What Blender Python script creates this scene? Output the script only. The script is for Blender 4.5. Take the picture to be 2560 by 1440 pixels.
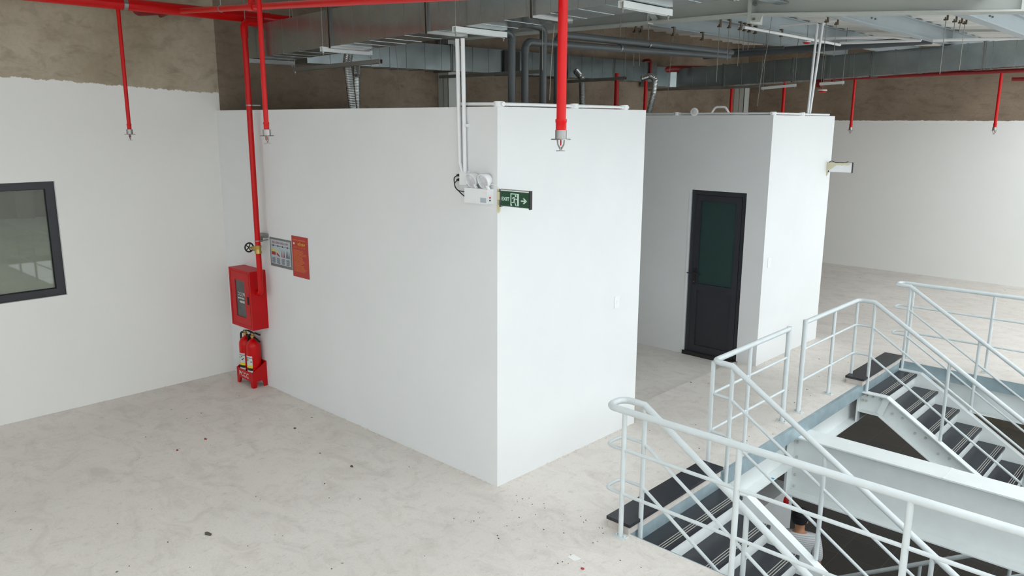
import bpy, math, random
from mathutils import Vector, Matrix
random.seed(7)
for o in list(bpy.data.objects):
    bpy.data.objects.remove(o)
SC = bpy.context.scene
COL = SC.collection

# ------------------------------------------------------------------ camera
RIGHT = Vector((0.72549829, 0.68821019, 0.00435563))
DOWN = Vector((0.14573767, -0.1474425, -0.97827463))
FWD = Vector((-0.67261636, 0.71037135, -0.20726743))
FPX = 1960.38
CAM = Vector((4.349, -4.421, 3.05))
cd = bpy.data.cameras.new('camera')
cd.sensor_width = 36
cd.lens = FPX / 2560 * 36
cd.clip_start = 0.05
cd.clip_end = 300
cam = bpy.data.objects.new('camera', cd)
M = Matrix.Identity(4)
for i in range(3):
    M[i][0] = RIGHT[i]
    M[i][1] = -DOWN[i]
    M[i][2] = -FWD[i]
    M[i][3] = CAM[i]
cam.matrix_world = M
COL.objects.link(cam)
SC.camera = cam

# ------------------------------------------------------------------ daylight
W = bpy.data.worlds.new('World')
SC.world = W
W.use_nodes = True
bg = W.node_tree.nodes['Background']
bg.inputs[0].default_value = (0.88, 0.95, 1.0, 1)
bg.inputs[1].default_value = 3.2
SC.view_settings.view_transform = 'Standard'
SC.view_settings.look = 'None'
SC.view_settings.gamma = 1.0
SC.view_settings.use_curve_mapping = False
SC.view_settings.exposure = 0.0


def P(u, v, x=None, y=None, z=None):
    """point of the place that a picture point shows, on the given wall, floor or plane"""
    d = RIGHT * ((u - 1280) / FPX) + DOWN * ((v - 720) / FPX) + FWD
    if x is not None:
        t = (x - CAM.x) / d.x
    elif y is not None:
        t = (y - CAM.y) / d.y
    else:
        t = (z - CAM.z) / d.z
    return CAM + d * t


# ------------------------------------------------------------------ materials
def lin(c):
    return tuple(((v / 255) / 12.92 if v / 255 <= 0.04045 else ((v / 255 + 0.055) / 1.055) ** 2.4) for v in c)


def mix(nt, fac, a, b):
    n = nt.nodes.new('ShaderNodeMix')
    n.data_type = 'RGBA'
    for k, s in ((0, fac), (6, a), (7, b)):
        if isinstance(s, bpy.types.NodeSocket):
            nt.links.new(s, n.inputs[k])
        elif k == 0:
            n.inputs[0].default_value = s
        else:
            n.inputs[k].default_value = tuple(s) + (1,)
    return n.outputs[2]


def ramp(nt, src, p0, p1, v0=0.0, v1=1.0):
    n = nt.nodes.new('ShaderNodeMapRange')
    nt.links.new(src, n.inputs[0])
    n.inputs[1].default_value = p0
    n.inputs[2].default_value = p1
    n.inputs[3].default_value = v0
    n.inputs[4].default_value = v1
    return n.outputs[0]


def noise(nt, co, scale, detail=4, rough=0.55, stretch=None, dist=0.0):
    if stretch:
        m = nt.nodes.new('ShaderNodeMapping')
        nt.links.new(co, m.inputs[0])
        m.inputs[3].default_value = stretch
        co = m.outputs[0]
    n = nt.nodes.new('ShaderNodeTexNoise')
    nt.links.new(co, n.inputs[0])
    n.inputs['Scale'].default_value = scale
    n.inputs['Detail'].default_value = detail
    n.inputs['Roughness'].default_value = rough
    n.inputs['Distortion'].default_value = dist
    return n.outputs[0]


def new_mat(name):
    m = bpy.data.materials.new(name)
    m.use_nodes = True
    nt = m.node_tree
    b = nt.nodes['Principled BSDF']
    g = nt.nodes.new('ShaderNodeNewGeometry')
    return m, nt, b, g.outputs['Position']


def bump(nt, b, h, strength, dist=0.01):
    n = nt.nodes.new('ShaderNodeBump')
    n.inputs['Strength'].default_value = strength
    n.inputs['Distance'].default_value = dist
    nt.links.new(h, n.inputs['Height'])
    nt.links.new(n.outputs[0], b.inputs['Normal'])


def simple(name, rgb, rough=0.5, metal=0.0, var=0.06, scale=6.0, bmp=0.0, spec=0.5):
    m, nt, b, co = new_mat(name)
    c = lin(rgb)
    n = noise(nt, co, scale)
    f = ramp(nt, n, 0.3, 0.7)
    nt.links.new(mix(nt, f, [v * (1 - var) for v in c], [min(1, v * (1 + var)) for v in c]), b.inputs['Base Color'])
    b.inputs['Roughness'].default_value = rough
    b.inputs['Metallic'].default_value = metal
    b.inputs['Specular IOR Level'].default_value = spec
    if bmp:
        bump(nt, b, n, bmp)
    return m


def concrete_color(nt, co, a, b_, c):
    n1 = noise(nt, co, 0.9, 6, 0.6)
    n2 = noise(nt, co, 4.0, 8, 0.65, stretch=(1, 1, 2.2), dist=0.6)
    n3 = noise(nt, co, 26, 5, 0.6)
    col = mix(nt, ramp(nt, n1, 0.35, 0.65), lin(a), lin(b_))
    col = mix(nt, ramp(nt, n2, 0.5, 0.78, 0, 0.55), col, lin(c))
    col = mix(nt, ramp(nt, n3, 0.3, 0.7, 0.0, 0.16), col, lin(c))
    return col, n2


def painted_wall(name, zline, slope_y, ragged, tone=((198, 187, 166), (166, 153, 131), (114, 101, 85))):
    """white paint below a ragged line, bare concrete render above"""
    m, nt, b, co = new_mat(name)
    cc, n2 = concrete_color(nt, co, *tone)
    n = noise(nt, co, 0.7)
    pc = mix(nt, ramp(nt, n, 0.3, 0.7), lin((240, 240, 235)), lin((244, 243, 239)))
    sep = nt.nodes.new('ShaderNodeSeparateXYZ')
    nt.links.new(co, sep.inputs[0])
    k = nt.nodes.new('ShaderNodeMath')
    k.operation = 'MULTIPLY_ADD'
    nt.links.new(sep.outputs[1], k.inputs[0])
    k.inputs[1].default_value = slope_y
    nt.links.new(sep.outputs[2], k.inputs[2])
    r = noise(nt, co, 9.0, 8, 0.75)
    r2 = nt.nodes.new('ShaderNodeMath')
    r2.operation = 'MULTIPLY_ADD'
    nt.links.new(r, r2.inputs[0])
    r2.inputs[1].default_value = ragged
    nt.links.new(k.outputs[0], r2.inputs[2])
    f = ramp(nt, r2.outputs[0], zline + ragged * 0.5 - 0.004, zline + ragged * 0.5 + 0.004)
    nt.links.new(mix(nt, f, pc, cc), b.inputs['Base Color'])
    b.inputs['Roughness'].default_value = 0.75
    b.inputs['Specular IOR Level'].default_value = 0.25
    bump(nt, b, n2, 0.12)
    return m


def floor_mat(name, a, b_, c, rough=0.55):
    m, nt, b, co = new_mat(name)
    n1 = noise(nt, co, 0.55, 6, 0.6, dist=0.4)
    n2 = noise(nt, co, 2.6, 8, 0.7, stretch=(1.0, 1.6, 1), dist=1.0)
    n3 = noise(nt, co, 11, 8, 0.72, stretch=(1.5, 0.8, 1))
    n4 = noise(nt, co, 60, 3, 0.5)
    n5 = noise(nt, co, 8.5, 2, 0.5, dist=0.3)
    col = mix(nt, ramp(nt, n1, 0.35, 0.68), lin(a), lin(b_))
    col = mix(nt, ramp(nt, n2, 0.48, 0.74, 0, 0.62), col, lin(c))
    col = mix(nt, ramp(nt, n3, 0.55, 0.8, 0, 0.55), col, lin([v * 0.82 for v in c]))
    col = mix(nt, ramp(nt, n4, 0.35, 0.7, 0, 0.12), col, lin([v * 0.8 for v in c]))
    col = mix(nt, ramp(nt, n5, 0.755, 0.775, 0, 0.75), col, lin((70, 60, 55)))
    nt.links.new(col, b.inputs['Base Color'])
    nt.links.new(ramp(nt, n2, 0.3, 0.7, rough - 0.08, rough + 0.15), b.inputs['Roughness'])
    b.inputs['Specular IOR Level'].default_value = 0.35
    bump(nt, b, n3, 0.28, 0.012)
    return m


def galvanised(name, base, rough, tint=None):
    m, nt, b, co = new_mat(name)
    v = nt.nodes.new('ShaderNodeTexVoronoi')
    nt.links.new(co, v.inputs[0])
    v.inputs['Scale'].default_value = 55
    n = noise(nt, co, 3.0, 4, 0.6)
    f = nt.nodes.new('ShaderNodeMath')
    f.operation = 'MULTIPLY_ADD'
    nt.links.new(v.outputs['Distance'], f.inputs[0])
    f.inputs[1].default_value = 0.3
    nt.links.new(n, f.inputs[2])
    c = lin(base)
    nt.links.new(mix(nt, ramp(nt, f.outputs[0], 0.35, 0.9), [x * 0.90 for x in c], [min(1, x * 1.12) for x in c]), b.inputs['Base Color'])
    b.inputs['Metallic'].default_value = 0.9
    nt.links.new(ramp(nt, n, 0.3, 0.7, rough - 0.03, rough + 0.03), b.inputs['Roughness'])
    n3 = noise(nt, co, 2.2, 2, 0.4)
    bump(nt, b, n3, 0.18, 0.03)
    return m


def glass(name, rgb, alpha_mix, rough=0.02):
    m, nt, b, co = new_mat(name)
    out = nt.nodes['Material Output']
    tr = nt.nodes.new('ShaderNodeBsdfTransparent')
    tr.inputs[0].default_value = lin(rgb) + (1,)
    ms = nt.nodes.new('ShaderNodeMixShader')
    n = noise(nt, co, 14, 8, 0.8, dist=2.0)
    nt.links.new(ramp(nt, n, 0.66, 0.78, alpha_mix, min(1, alpha_mix + 0.3)), ms.inputs[0])
    b.inputs['Base Color'].default_value = lin((205, 208, 205)) + (1,)
    b.inputs['Roughness'].default_value = rough
    gl = nt.nodes.new('ShaderNodeBsdfGlossy')
    gl.inputs[1].default_value = rough
    fr = nt.nodes.new('ShaderNodeFresnel')
    fr.inputs[0].default_value = 1.5
    m2 = nt.nodes.new('ShaderNodeMixShader')
    nt.links.new(tr.outputs[0], ms.inputs[1])
    nt.links.new(b.outputs[0], ms.inputs[2])
    nt.links.new(fr.outputs[0], m2.inputs[0])
    nt.links.new(ms.outputs[0], m2.inputs[1])
    nt.links.new(gl.outputs[0], m2.inputs[2])
    nt.links.new(m2.outputs[0], out.inputs[0])
    return m


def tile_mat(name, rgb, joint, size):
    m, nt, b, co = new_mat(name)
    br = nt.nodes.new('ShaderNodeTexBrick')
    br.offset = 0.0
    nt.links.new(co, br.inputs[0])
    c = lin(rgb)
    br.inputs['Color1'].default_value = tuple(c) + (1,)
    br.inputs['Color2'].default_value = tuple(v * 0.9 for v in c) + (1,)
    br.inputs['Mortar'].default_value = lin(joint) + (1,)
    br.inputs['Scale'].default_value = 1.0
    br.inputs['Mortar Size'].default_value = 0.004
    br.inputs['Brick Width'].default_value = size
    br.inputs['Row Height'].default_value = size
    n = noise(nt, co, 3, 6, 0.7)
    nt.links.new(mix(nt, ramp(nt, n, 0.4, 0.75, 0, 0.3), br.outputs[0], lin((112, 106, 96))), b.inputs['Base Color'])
    b.inputs['Roughness'].default_value = 0.5
    return m


MT = dict(
    white_wall=simple('white_wall_paint', (231, 232, 231), 0.8, var=0.02, scale=1.2, spec=0.2),
    wall_left=painted_wall('left_wall_paint_and_render', 3.36, 0.045, 0.10),
    bare=painted_wall('bare_render_wall', -5.0, 0.0, 0.1, ((150, 134, 116), (122, 107, 91), (84, 72, 61))),  # own darker brown, deepened further for the shade above the near room
    wall_far=painted_wall('far_wall_paint_and_render', 3.11, 0.0, 0.05, ((158, 140, 122), (130, 114, 97), (90, 77, 65))),
    floor=floor_mat('trowelled_concrete_floor', (232, 225, 217), (222, 215, 207), (196, 187, 178)),
    beyond=floor_mat('grey_render', (206, 202, 190), (190, 186, 174), (150, 146, 134), 0.7),
    render=simple('grey_cement_render', (140, 131, 117), 0.9, var=0.15, scale=3, bmp=0.2),
    white_steel=simple('pale_grey_steel_paint', (228, 232, 230), 0.42, var=0.03),
    rail=simple('light_grey_rail_paint', (208, 214, 214), 0.38, var=0.04, scale=9),
    rafter=simple('beige_grey_steel_paint', (196, 199, 192), 0.5, var=0.04, scale=2),
    purlin=simple('blue_grey_steel_paint', (170, 180, 184), 0.5, var=0.05, scale=2),
    roof=simple('roof_sheet_white', (234, 233, 228), 0.6, var=0.03, scale=2),
    galv=galvanised('galvanised_duct', (158, 166, 166), 0.22),
    galv_dark=galvanised('galvanised_strut', (150, 150, 146), 0.45),
    galv_blue=simple('galvanised_edge_trim', (160, 178, 184), 0.4, metal=0.35, var=0.12, scale=7),
    steel=simple('bright_steel', (150, 148, 144), 0.3, metal=0.95, var=0.05, scale=20),
    rusty=simple('brown_clamp_steel', (104, 92, 76), 0.6, metal=0.6, var=0.2, scale=30),
    rod=simple('threaded_rod_zinc', (140, 138, 130), 0.45, metal=0.8, var=0.1, scale=40),
    red=simple('red_pipe_enamel', (200, 3, 6), 0.32, var=0.05, scale=8, spec=0.3),
    red_box=simple('red_cabinet_enamel', (190, 8, 16), 0.42, var=0.04, spec=0.3),
    red_dark=simple('shaded_red_and_chip', (128, 22, 20), 0.45, var=0.1),  # darker copy of the pipe red, shade put into colour; a floor chip shares it
    brass=simple('brass', (190, 160, 88), 0.35, metal=0.8, var=0.12, scale=40),
    iron=simple('black_iron', (42, 42, 40), 0.5, metal=0.2, var=0.2, scale=30),
    black=simple('black_plastic', (12, 12, 13), 0.5, var=0.1),
    granite=simple('charcoal_granite', (38, 40, 46), 0.36, var=0.22, scale=16),
    groove=simple('pale_grit_strip', (176, 174, 166), 0.7, var=0.08, scale=40),
    mortar=simple('pale_mortar', (196, 188, 180), 0.9, var=0.12, scale=12, bmp=0.3),
    pvc=simple('grey_pvc', (78, 83, 85), 0.4, var=0.06),
    white_plastic=simple('white_plastic', (238, 239, 239), 0.35, var=0.02),
    ivory=simple('ivory_plastic', (216, 210, 178), 0.45, var=0.04),
    frame=simple('charcoal_aluminium', (44, 46, 52), 0.4, var=0.05),
    door_glass=simple('dark_green_frosted_glass', (34, 62, 58), 0.22, var=0.05, scale=2),
    window_glass=glass('dusty_window_glass', (206, 212, 204), 0.12),
    cabinet_glass=simple('dark_cabinet_glass', (72, 74, 74), 0.1, var=0.2, scale=9),
    foil=simple('aluminium_foil_duct', (196, 198, 196), 0.25, metal=0.95, var=0.06, scale=30),
    green=simple('green_sign_film', (6, 66, 34), 0.3, var=0.03),
    sign_white=simple('pale_sign_print', (206, 232, 218), 0.4, var=0.02),
    lens=simple('lamp_reflector', (222, 222, 226), 0.15, metal=0.35, var=0.12, scale=30),
    paper_blue=simple('pale_blue_print', (176, 188, 194), 0.5, var=0.05, scale=20),
    paper_grey=simple('grey_print', (112, 116, 114), 0.5, var=0.08, scale=30),
    print_dark=simple('dark_print', (58, 58, 70), 0.5),
    print_red=simple('red_print', (166, 44, 48), 0.5),
    notice=simple('red_notice_sheet', (178, 52, 42), 0.5, var=0.06, scale=14),
    print_orange=simple('orange_print', (206, 110, 44), 0.5),
    print_yellow=simple('yellow_print', (232, 210, 40), 0.5),
    label_white=simple('white_label', (214, 214, 210), 0.5, var=0.04, scale=40),
    print_green=simple('green_print', (40, 112, 66), 0.5),
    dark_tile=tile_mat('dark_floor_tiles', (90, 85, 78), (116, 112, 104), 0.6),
    skin=simple('skin', (196, 140, 104), 0.55, var=0.05, scale=20),
    cap=simple('black_cap_cloth', (26, 27, 32), 0.8, var=0.1, scale=40),
    trousers=simple('dark_trousers', (40, 44, 54), 0.85, var=0.1, scale=40),
    shoe=simple('dark_shoe', (34, 32, 32), 0.6),
    blue=simple('blue_paint_mark', (20, 150, 190), 0.6),
    crumb=simple('plaster_crumb', (222, 216, 206), 0.9, var=0.1, scale=30),
    dirt=simple('dark_grit', (92, 84, 76), 0.9, var=0.2, scale=30),
    paper=simple('white_paper_scrap', (238, 238, 234), 0.7),
)


def shirt_material():
    m, nt, b, co = new_mat('white_striped_shirt')
    w = nt.nodes.new('ShaderNodeTexWave')
    w.bands_direction = 'Z'
    w.inputs['Scale'].default_value = 14.0
    w.inputs['Distortion'].default_value = 1.2
    w.inputs['Detail'].default_value = 1.0
    nt.links.new(co, w.inputs[0])
    nt.links.new(mix(nt, ramp(nt, w.outputs[1], 0.62, 0.8), lin((232, 233, 233)), lin((196, 198, 200))), b.inputs['Base Color'])
    b.inputs['Roughness'].default_value = 0.85
    return m


MT['shirt'] = shirt_material()


# ------------------------------------------------------------------ mesh helpers
class MB:
    def __init__(s):
        s.v = []
        s.f = []

    def box(s, x0, x1, y0, y1, z0, z1):
        return s.obox(Vector(((x0 + x1) / 2, (y0 + y1) / 2, (z0 + z1) / 2)), Vector(((x1 - x0) / 2, 0, 0)),
                      Vector((0, (y1 - y0) / 2, 0)), Vector((0, 0, (z1 - z0) / 2)))

    def obox(s, c, a, b, d):
        k = len(s.v)
        for sx, sy, sz in ((-1, -1, -1), (1, -1, -1), (1, 1, -1), (-1, 1, -1), (-1, -1, 1), (1, -1, 1), (1, 1, 1), (-1, 1, 1)):
            s.v.append(c + a * sx + b * sy + d * sz)
        for q in ((0, 3, 2, 1), (4, 5, 6, 7), (0, 1, 5, 4), (1, 2, 6, 5), (2, 3, 7, 6), (3, 0, 4, 7)):
            s.f.append([k + i for i in q])
        return s

    def bar(s, p0, p1, w, h, up=(0, 0, 1)):
        p0 = Vector(p0)
        p1 = Vector(p1)
        d = (p1 - p0) / 2
        side = d.cross(Vector(up)).normalized()
        u = side.cross(d).normalized()
        return s.obox((p0 + p1) / 2, d, side * (w / 2), u * (h / 2))

    def tube(s, path, r, n=12, cap=True):
        pts = [Vector(p) for p in path]
        m = len(pts)
        rs = r if isinstance(r, (list, tuple)) else [r] * m
        t0 = (pts[1] - pts[0]).normalized()
        ref = Vector((0, 0, 1)) if abs(t0.z) < 0.9 else Vector((1, 0, 0))
        u = t0.cross(ref).normalized()
        k = len(s.v)
        for i in range(m):
            if i == 0:
                t = t0
            elif i == m - 1:
                t = (pts[i] - pts[i - 1]).normalized()
            else:
                t = ((pts[i] - pts[i - 1]).normalized() + (pts[i + 1] - pts[i]).normalized())
                t = t.normalized() if t.length > 1e-6 else (pts[i] - pts[i - 1]).normalized()
            u = (u - t * u.dot(t)).normalized()
            w = t.cross(u)
            for j in range(n):
                a = 2 * math.pi * j / n
                s.v.append(pts[i] + (u * math.cos(a) + w * math.sin(a)) * rs[i])
        for i in range(m - 1):
            for j in range(n):
                j2 = (j + 1) % n
                s.f.append([k + i * n + j, k + i * n + j2, k + (i + 1) * n + j2, k + (i + 1) * n + j])
        if cap:
            s.f.append([k + j for j in range(n)][::-1])
            s.f.append([k + (m - 1) * n + j for j in range(n)])
        return s

    def lathe(s, prof, base, axis=(0, 0, 1), n=20, cap=True):
        base = Vector(base)
        ax = Vector(axis).normalized()
        return s.tube([base + ax * (z + 1e-5 * i) for i, (r, z) in enumerate(prof)], [max(r, 1e-4) for r, z in prof], n, cap) if all(
            prof[i + 1][1] > prof[i][1] for i in range(len(prof) - 1)) else s._lathe(prof, base, ax, n, cap)

    def _lathe(s, prof, base, ax, n, cap):
        ref = Vector((0, 0, 1)) if abs(ax.z) < 0.9 else Vector((1, 0, 0))
        u = ax.cross(ref).normalized()
        w = ax.cross(u)
        k = len(s.v)
        for r, z in prof:
            for j in range(n):
                a = 2 * math.pi * j / n
                s.v.append(base + ax * z + (u * math.cos(a) + w * math.sin(a)) * max(r, 1e-4))
        for i in range(len(prof) - 1):
            for j in range(n):
                j2 = (j + 1) % n
                s.f.append([k + i * n + j, k + i * n + j2, k + (i + 1) * n + j2, k + (i + 1) * n + j])
        if cap:
            s.f.append([k + j for j in range(n)][::-1])
            s.f.append([k + (len(prof) - 1) * n + j for j in range(n)])
        return s

    def prism(s, poly, ext):
        ext = Vector(ext)
        k = len(s.v)
        n = len(poly)
        s.v += [Vector(p) for p in poly] + [Vector(p) + ext for p in poly]
        s.f.append([k + i for i in range(n)][::-1])
        s.f.append([k + n + i for i in range(n)])
        for i in range(n):
            j = (i + 1) % n
            s.f.append([k + i, k + j, k + n + j, k + n + i])
        return s

    def mesh(s, name, mat, smooth=45):
        me = bpy.data.meshes.new(name)
        me.from_pydata([tuple(p) for p in s.v], [], s.f)
        me.materials.append(MT[mat])
        import bmesh
        bm = bmesh.new()
        bm.from_mesh(me)
        bmesh.ops.recalc_face_normals(bm, faces=bm.faces)
        bm.to_mesh(me)
        bm.free()
        if smooth:
            me.shade_smooth()
            me.set_sharp_from_angle(angle=math.radians(smooth))
        me.update()
        return me

    def build(s, name, mat, parent=None, smooth=45, **tags):
        return put(name, s.mesh(name, mat, smooth), parent, **tags)


def put(name, me, parent=None, loc=(0, 0, 0), rotz=0.0, **tags):
    o = bpy.data.objects.new(name, me)
    COL.objects.link(o)
    o.location = loc
    o.rotation_euler = (0, 0, rotz)
    if parent is not None:
        o.parent = parent
        # roots and parts cancel their own placement: everything is laid out in room coordinates
        o.matrix_parent_inverse = Matrix.LocRotScale(parent.location, parent.rotation_euler, None).inverted()
    for k, v in tags.items():
        o[k] = v
    return o


def thing(name, loc, label, category, group=None):
    o = bpy.data.objects.new(name, None)
    COL.objects.link(o)
    o.location = loc
    o.empty_display_size = 0.1
    o['label'] = label
    o['category'] = category
    if group:
        o['group'] = group
    return o


def struct(name, mb, mat, smooth=35):
    return mb.build(name, mat, None, smooth, kind='structure')


def fillet(pts, r, seg=6):
    pts = [Vector(p) for p in pts]
    out = [pts[0]]
    for i in range(1, len(pts) - 1):
        a, b, c = pts[i - 1], pts[i], pts[i + 1]
        d0 = (a - b).normalized()
        d1 = (c - b).normalized()
        ang = d0.angle(d1)
        if ang > 3.1:
            out.append(b)
            continue
        L = min(r / math.tan(ang / 2), (a - b).length * 0.49, (c - b).length * 0.49)
        rr = L * math.tan(ang / 2)
        cen = b + (d0 + d1).normalized() * (rr / math.sin(ang / 2))
        s0 = b + d0 * L - cen
        s1 = b + d1 * L - cen
        tot = s0.angle(s1)
        ax = s0.cross(s1)
        ax = ax.normalized() if ax.length > 1e-9 else Vector((0, 0, 1))
        for k in range(seg + 1):
            out.append(cen + Matrix.Rotation(tot * k / seg, 3, ax) @ s0)
    out.append(pts[-1])
    return out


def text(body, size, mat, parent, origin, xd, yd, name='lettering', mirror=False, depth=0.0008, align='LEFT', bold=0.0):
    cu = bpy.data.curves.new(name, 'FONT')
    cu.body = body
    cu.size = size
    cu.extrude = depth
    cu.offset = bold
    cu.space_character = 1.0 + (0.09 if bold else 0.0)
    cu.align_x = align
    cu.resolution_u = 2
    t = bpy.data.objects.new(name, cu)
    COL.objects.link(t)
    bpy.context.view_layer.update()
    me = bpy.data.meshes.new_from_object(t.evaluated_get(bpy.context.evaluated_depsgraph_get()))
    bpy.data.objects.remove(t)
    xd = Vector(xd).normalized()
    yd = Vector(yd).normalized()
    zd = xd.cross(yd)
    mm = Matrix.Identity(4)
    for i in range(3):
        mm[i][0] = -xd[i] if mirror else xd[i]
        mm[i][1] = yd[i]
        mm[i][2] = zd[i]
        mm[i][3] = origin[i]
    me.transform(mm)
    me.materials.clear()
    me.materials.append(MT[mat])
    me.name = name
    return put(name, me, parent)


# ------------------------------------------------------------------ the room
XL, YF = -4.6, 12.93          # left wall, far wall
XE = 1.25                     # edge of the floor at the stairwell
YN, YO = 0.135, 6.30          # near and far edge of the stairwell
TOP = 4.92                    # head of the walls


def joist_z(x):
    return 4.26 - 0.065 * x       # the roof falls gently to the right


def roof_z(x):
    return joist_z(x) + 0.215



XR, YB = 8.5, -9.0            # open side of the hall, wall behind
LOW = -3.2                    # floor of the storey below

m = MB()
for r in ((XL, XE, YB, 2.02), (XL, XE, 4.72, YF), (-0.29, XE, 2.02, 4.72), (XE, XR, YB, YN), (XE, XR, YO, YF), (6.4, XR, YN, YO)):
    m.box(r[0], r[1], r[2], r[3], -0.14, 0.0)
m.box(XL, -0.308, 2.02, 4.72, -0.13, -0.05).box(XL, -0.29, 2.02, 4.72, -0.14, -0.13)
floor = struct('floor', m, 'floor')

m = MB()
wy0, wy1, wz0, wz1 = -4.3, -1.782, 1.247, 2.437
m.box(XL - 0.2, XL, YB, wy0, -0.14, TOP + 0.2).box(XL - 0.2, XL, wy1, 0.05, -0.14, TOP + 0.2)
m.box(XL - 0.2, XL, wy0, wy1, -0.14, wz0).box(XL - 0.2, XL, wy0, wy1, wz1, TOP + 0.2)
struct('wall_left', m, 'wall_left')
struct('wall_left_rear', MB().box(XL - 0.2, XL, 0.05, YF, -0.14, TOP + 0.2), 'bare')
struct('wall_far', MB().box(XL - 0.2, XR, YF, YF + 0.2, -0.14, TOP + 0.2), 'wall_far')
m = MB()
m.box(XL - 0.2, XR, YB - 0.2, YB, -0.14, 0.9).box(XL - 0.2, XR, YB - 0.2, YB, 3.3, TOP + 0.2)
m.box(XL - 0.2, -2.9, YB - 0.2, YB, 0.9, 3.3).box(-1.1, 1.3, YB - 0.2, YB, 0.9, 3.3).box(3.1, 5.5, YB - 0.2, YB, 0.9, 3.3).box(7.3, XR, YB - 0.2, YB, 0.9, 3.3)  # unseen window bays, opened and closed to balance the light from behind
struct('wall_behind', m, 'white_wall')
m = MB()
for yy in (-9.0, -5.2, -1.2, 2.8, 6.8, 10.8):
    m.box(XR, XR + 0.3, yy, yy + 0.3, -0.14, TOP + 0.2)
m.box(XR, XR + 0.3, YB, 2.8, -0.14, 2.5).box(XR, XR + 0.3, 2.8, 6.8, -0.14, 0.9).box(XR, XR + 0.3, 6.8, YF, -0.14, 0.1).box(XR, XR + 0.3, YB, YF, roof_z(XR) - 0.02, TOP + 0.2)  # unseen sills, each bay's height shaped to steer the incoming light
struct('wall_right', m, 'white_wall')

# near room: a box of white partition walls, open above
HA, HB = 3.165, 3.145
m = MB()
m.box(XL, 0, 0, 0.1, 0, HA).box(-0.1, 0, 0.1, 1.92, 0, HA).box(XL, 0, 1.92, 2.02, -0.055, HA)
struct('wall_near_room', m, 'white_wall')
dx0, dx1, dz = -1.055, -0.275, 2.19
m = MB()
m.box(XL, dx0, 4.717, 4.82, -0.055, HB).box(dx1, 0.001, 4.717, 4.82, -0.055, HB).box(dx0, dx1, 4.717, 4.82, dz, HB)
m.box(-0.1, 0, 4.82, 6.48, 0, HB).box(XL, 0, 6.48, 6.58, 0, HB)
struct('wall_far_room', m, 'white_wall')
struct('ceiling_shade_board', MB().box(XL, -0.1, 0.1, 1.92, 2.90, 2.94), 'render')  # unseen dark boards, added to cut light bouncing up out of the room

# roof sheets
ceil = bpy.data.objects.new('ceiling', None)
COL.objects.link(ceil)
ceil['kind'] = 'structure'
ceil.location = (0, 0, 4.4)
# an open skylight strip runs over the stairs, right of the picture's upper edge
SKY0, SKY1 = 2.7, 5.4
spans, spans_back = [], []  # spans_back leaves a wider unseen gap, added to brighten the far wall
for lst, xa_, xb_ in ((spans, XL - 0.2, SKY0), (spans, SKY1, XR + 0.3), (spans_back, XL - 0.2, SKY0 - 1.0), (spans_back, SKY1, XR + 0.3)):
    L = xb_ - xa_
    lst.append((xa_, MB().prism([(0, 0, 0), (0, 0.03, 0.03), (0, 0.37, 0.03), (0, 0.40, 0), (0, 0.447, 0), (0, 0.447, 0.05), (0, 0, 0.05)], (L, 0, -0.065 * L)).mesh('roof_sheet', 'roof', None)))
yy = YB - 0.2
while yy < YF + 0.2:
    for xa_, me in (spans if yy < 8.2 else spans_back):
        if xa_ < 0 and -6.9 < yy < -6.0:
            continue          # second skylight strip, added unseen behind the camera for fill light
        put('roof_sheet', me, ceil, loc=(xa_, yy, roof_z(xa_)))
    yy += 0.445
struct('ceiling_beyond', MB().box(-24.2, XL - 0.2, YB - 0.2, YF + 0.2, TOP + 0.2, TOP + 0.25), 'roof')

# the space behind the window in the left wall
struct('floor_beyond', MB().box(-24, XL - 0.2, YB, YF, -0.14, 0.0), 'beyond')
m = MB().box(-24.2, -24, YB, YF, 0, TOP + 0.2)
m.box(-24, -23.75, 2.75, 3.2, 0, TOP + 0.2).box(-24, -23.75, 8.2, 8.65, 0, TOP + 0.2)
struct('wall_beyond', m, 'render')
struct('wall_beyond_end', MB().box(-24, XL - 0.2, YF, YF + 0.2, 0, 0.8).box(-24, XL - 0.2, YF, YF + 0.2, 3.4, TOP + 0.2), 'render')  # middle left open, out of view, to light the space behind the window

# storey below
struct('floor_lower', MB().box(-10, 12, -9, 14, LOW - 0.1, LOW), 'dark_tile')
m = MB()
m.box(-10, 12, -9.2, -9, LOW, -0.14).box(-10, 12, 14, 14.2, LOW, -0.14).box(-10.2, -10, -9, 14, LOW, -0.14).box(9.5, 9.7, -9, 14, LOW, LOW + 0.5)  # unseen walls added to shut out sky light, right side lowered for fill
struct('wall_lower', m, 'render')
PX = 0.55
pe = P(1976, 1300, x=PX)
struct('wall_pier', MB().box(PX - 0.3, PX, 1.2, pe.y, LOW, P(1956, 1232, x=PX).z), 'white_wall')
# rest of the lower storey's ceiling outside the hall
struct('ceiling_lower', MB().box(XR, 9.7, -9, 14, -0.14, -0.10).box(-10, XL, -9, 14, -0.20, -0.145), 'render')

# galvanised edge trims of the stairwell
struct('trim_1', MB().box(XE, XE + 0.006, YN, YO, -0.145, 0.001).box(XE - 0.03, XE, YN, YO, 0.0005, 0.003), 'galv_blue')
struct('trim_2', MB().box(XE, 6.4, YO - 0.006, YO, -0.16, 0.001), 'galv_blue')
struct('trim_3', MB().box(XE, 6.4, YN, YN + 0.006, -0.145, 0.001), 'galv_blue')

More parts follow.
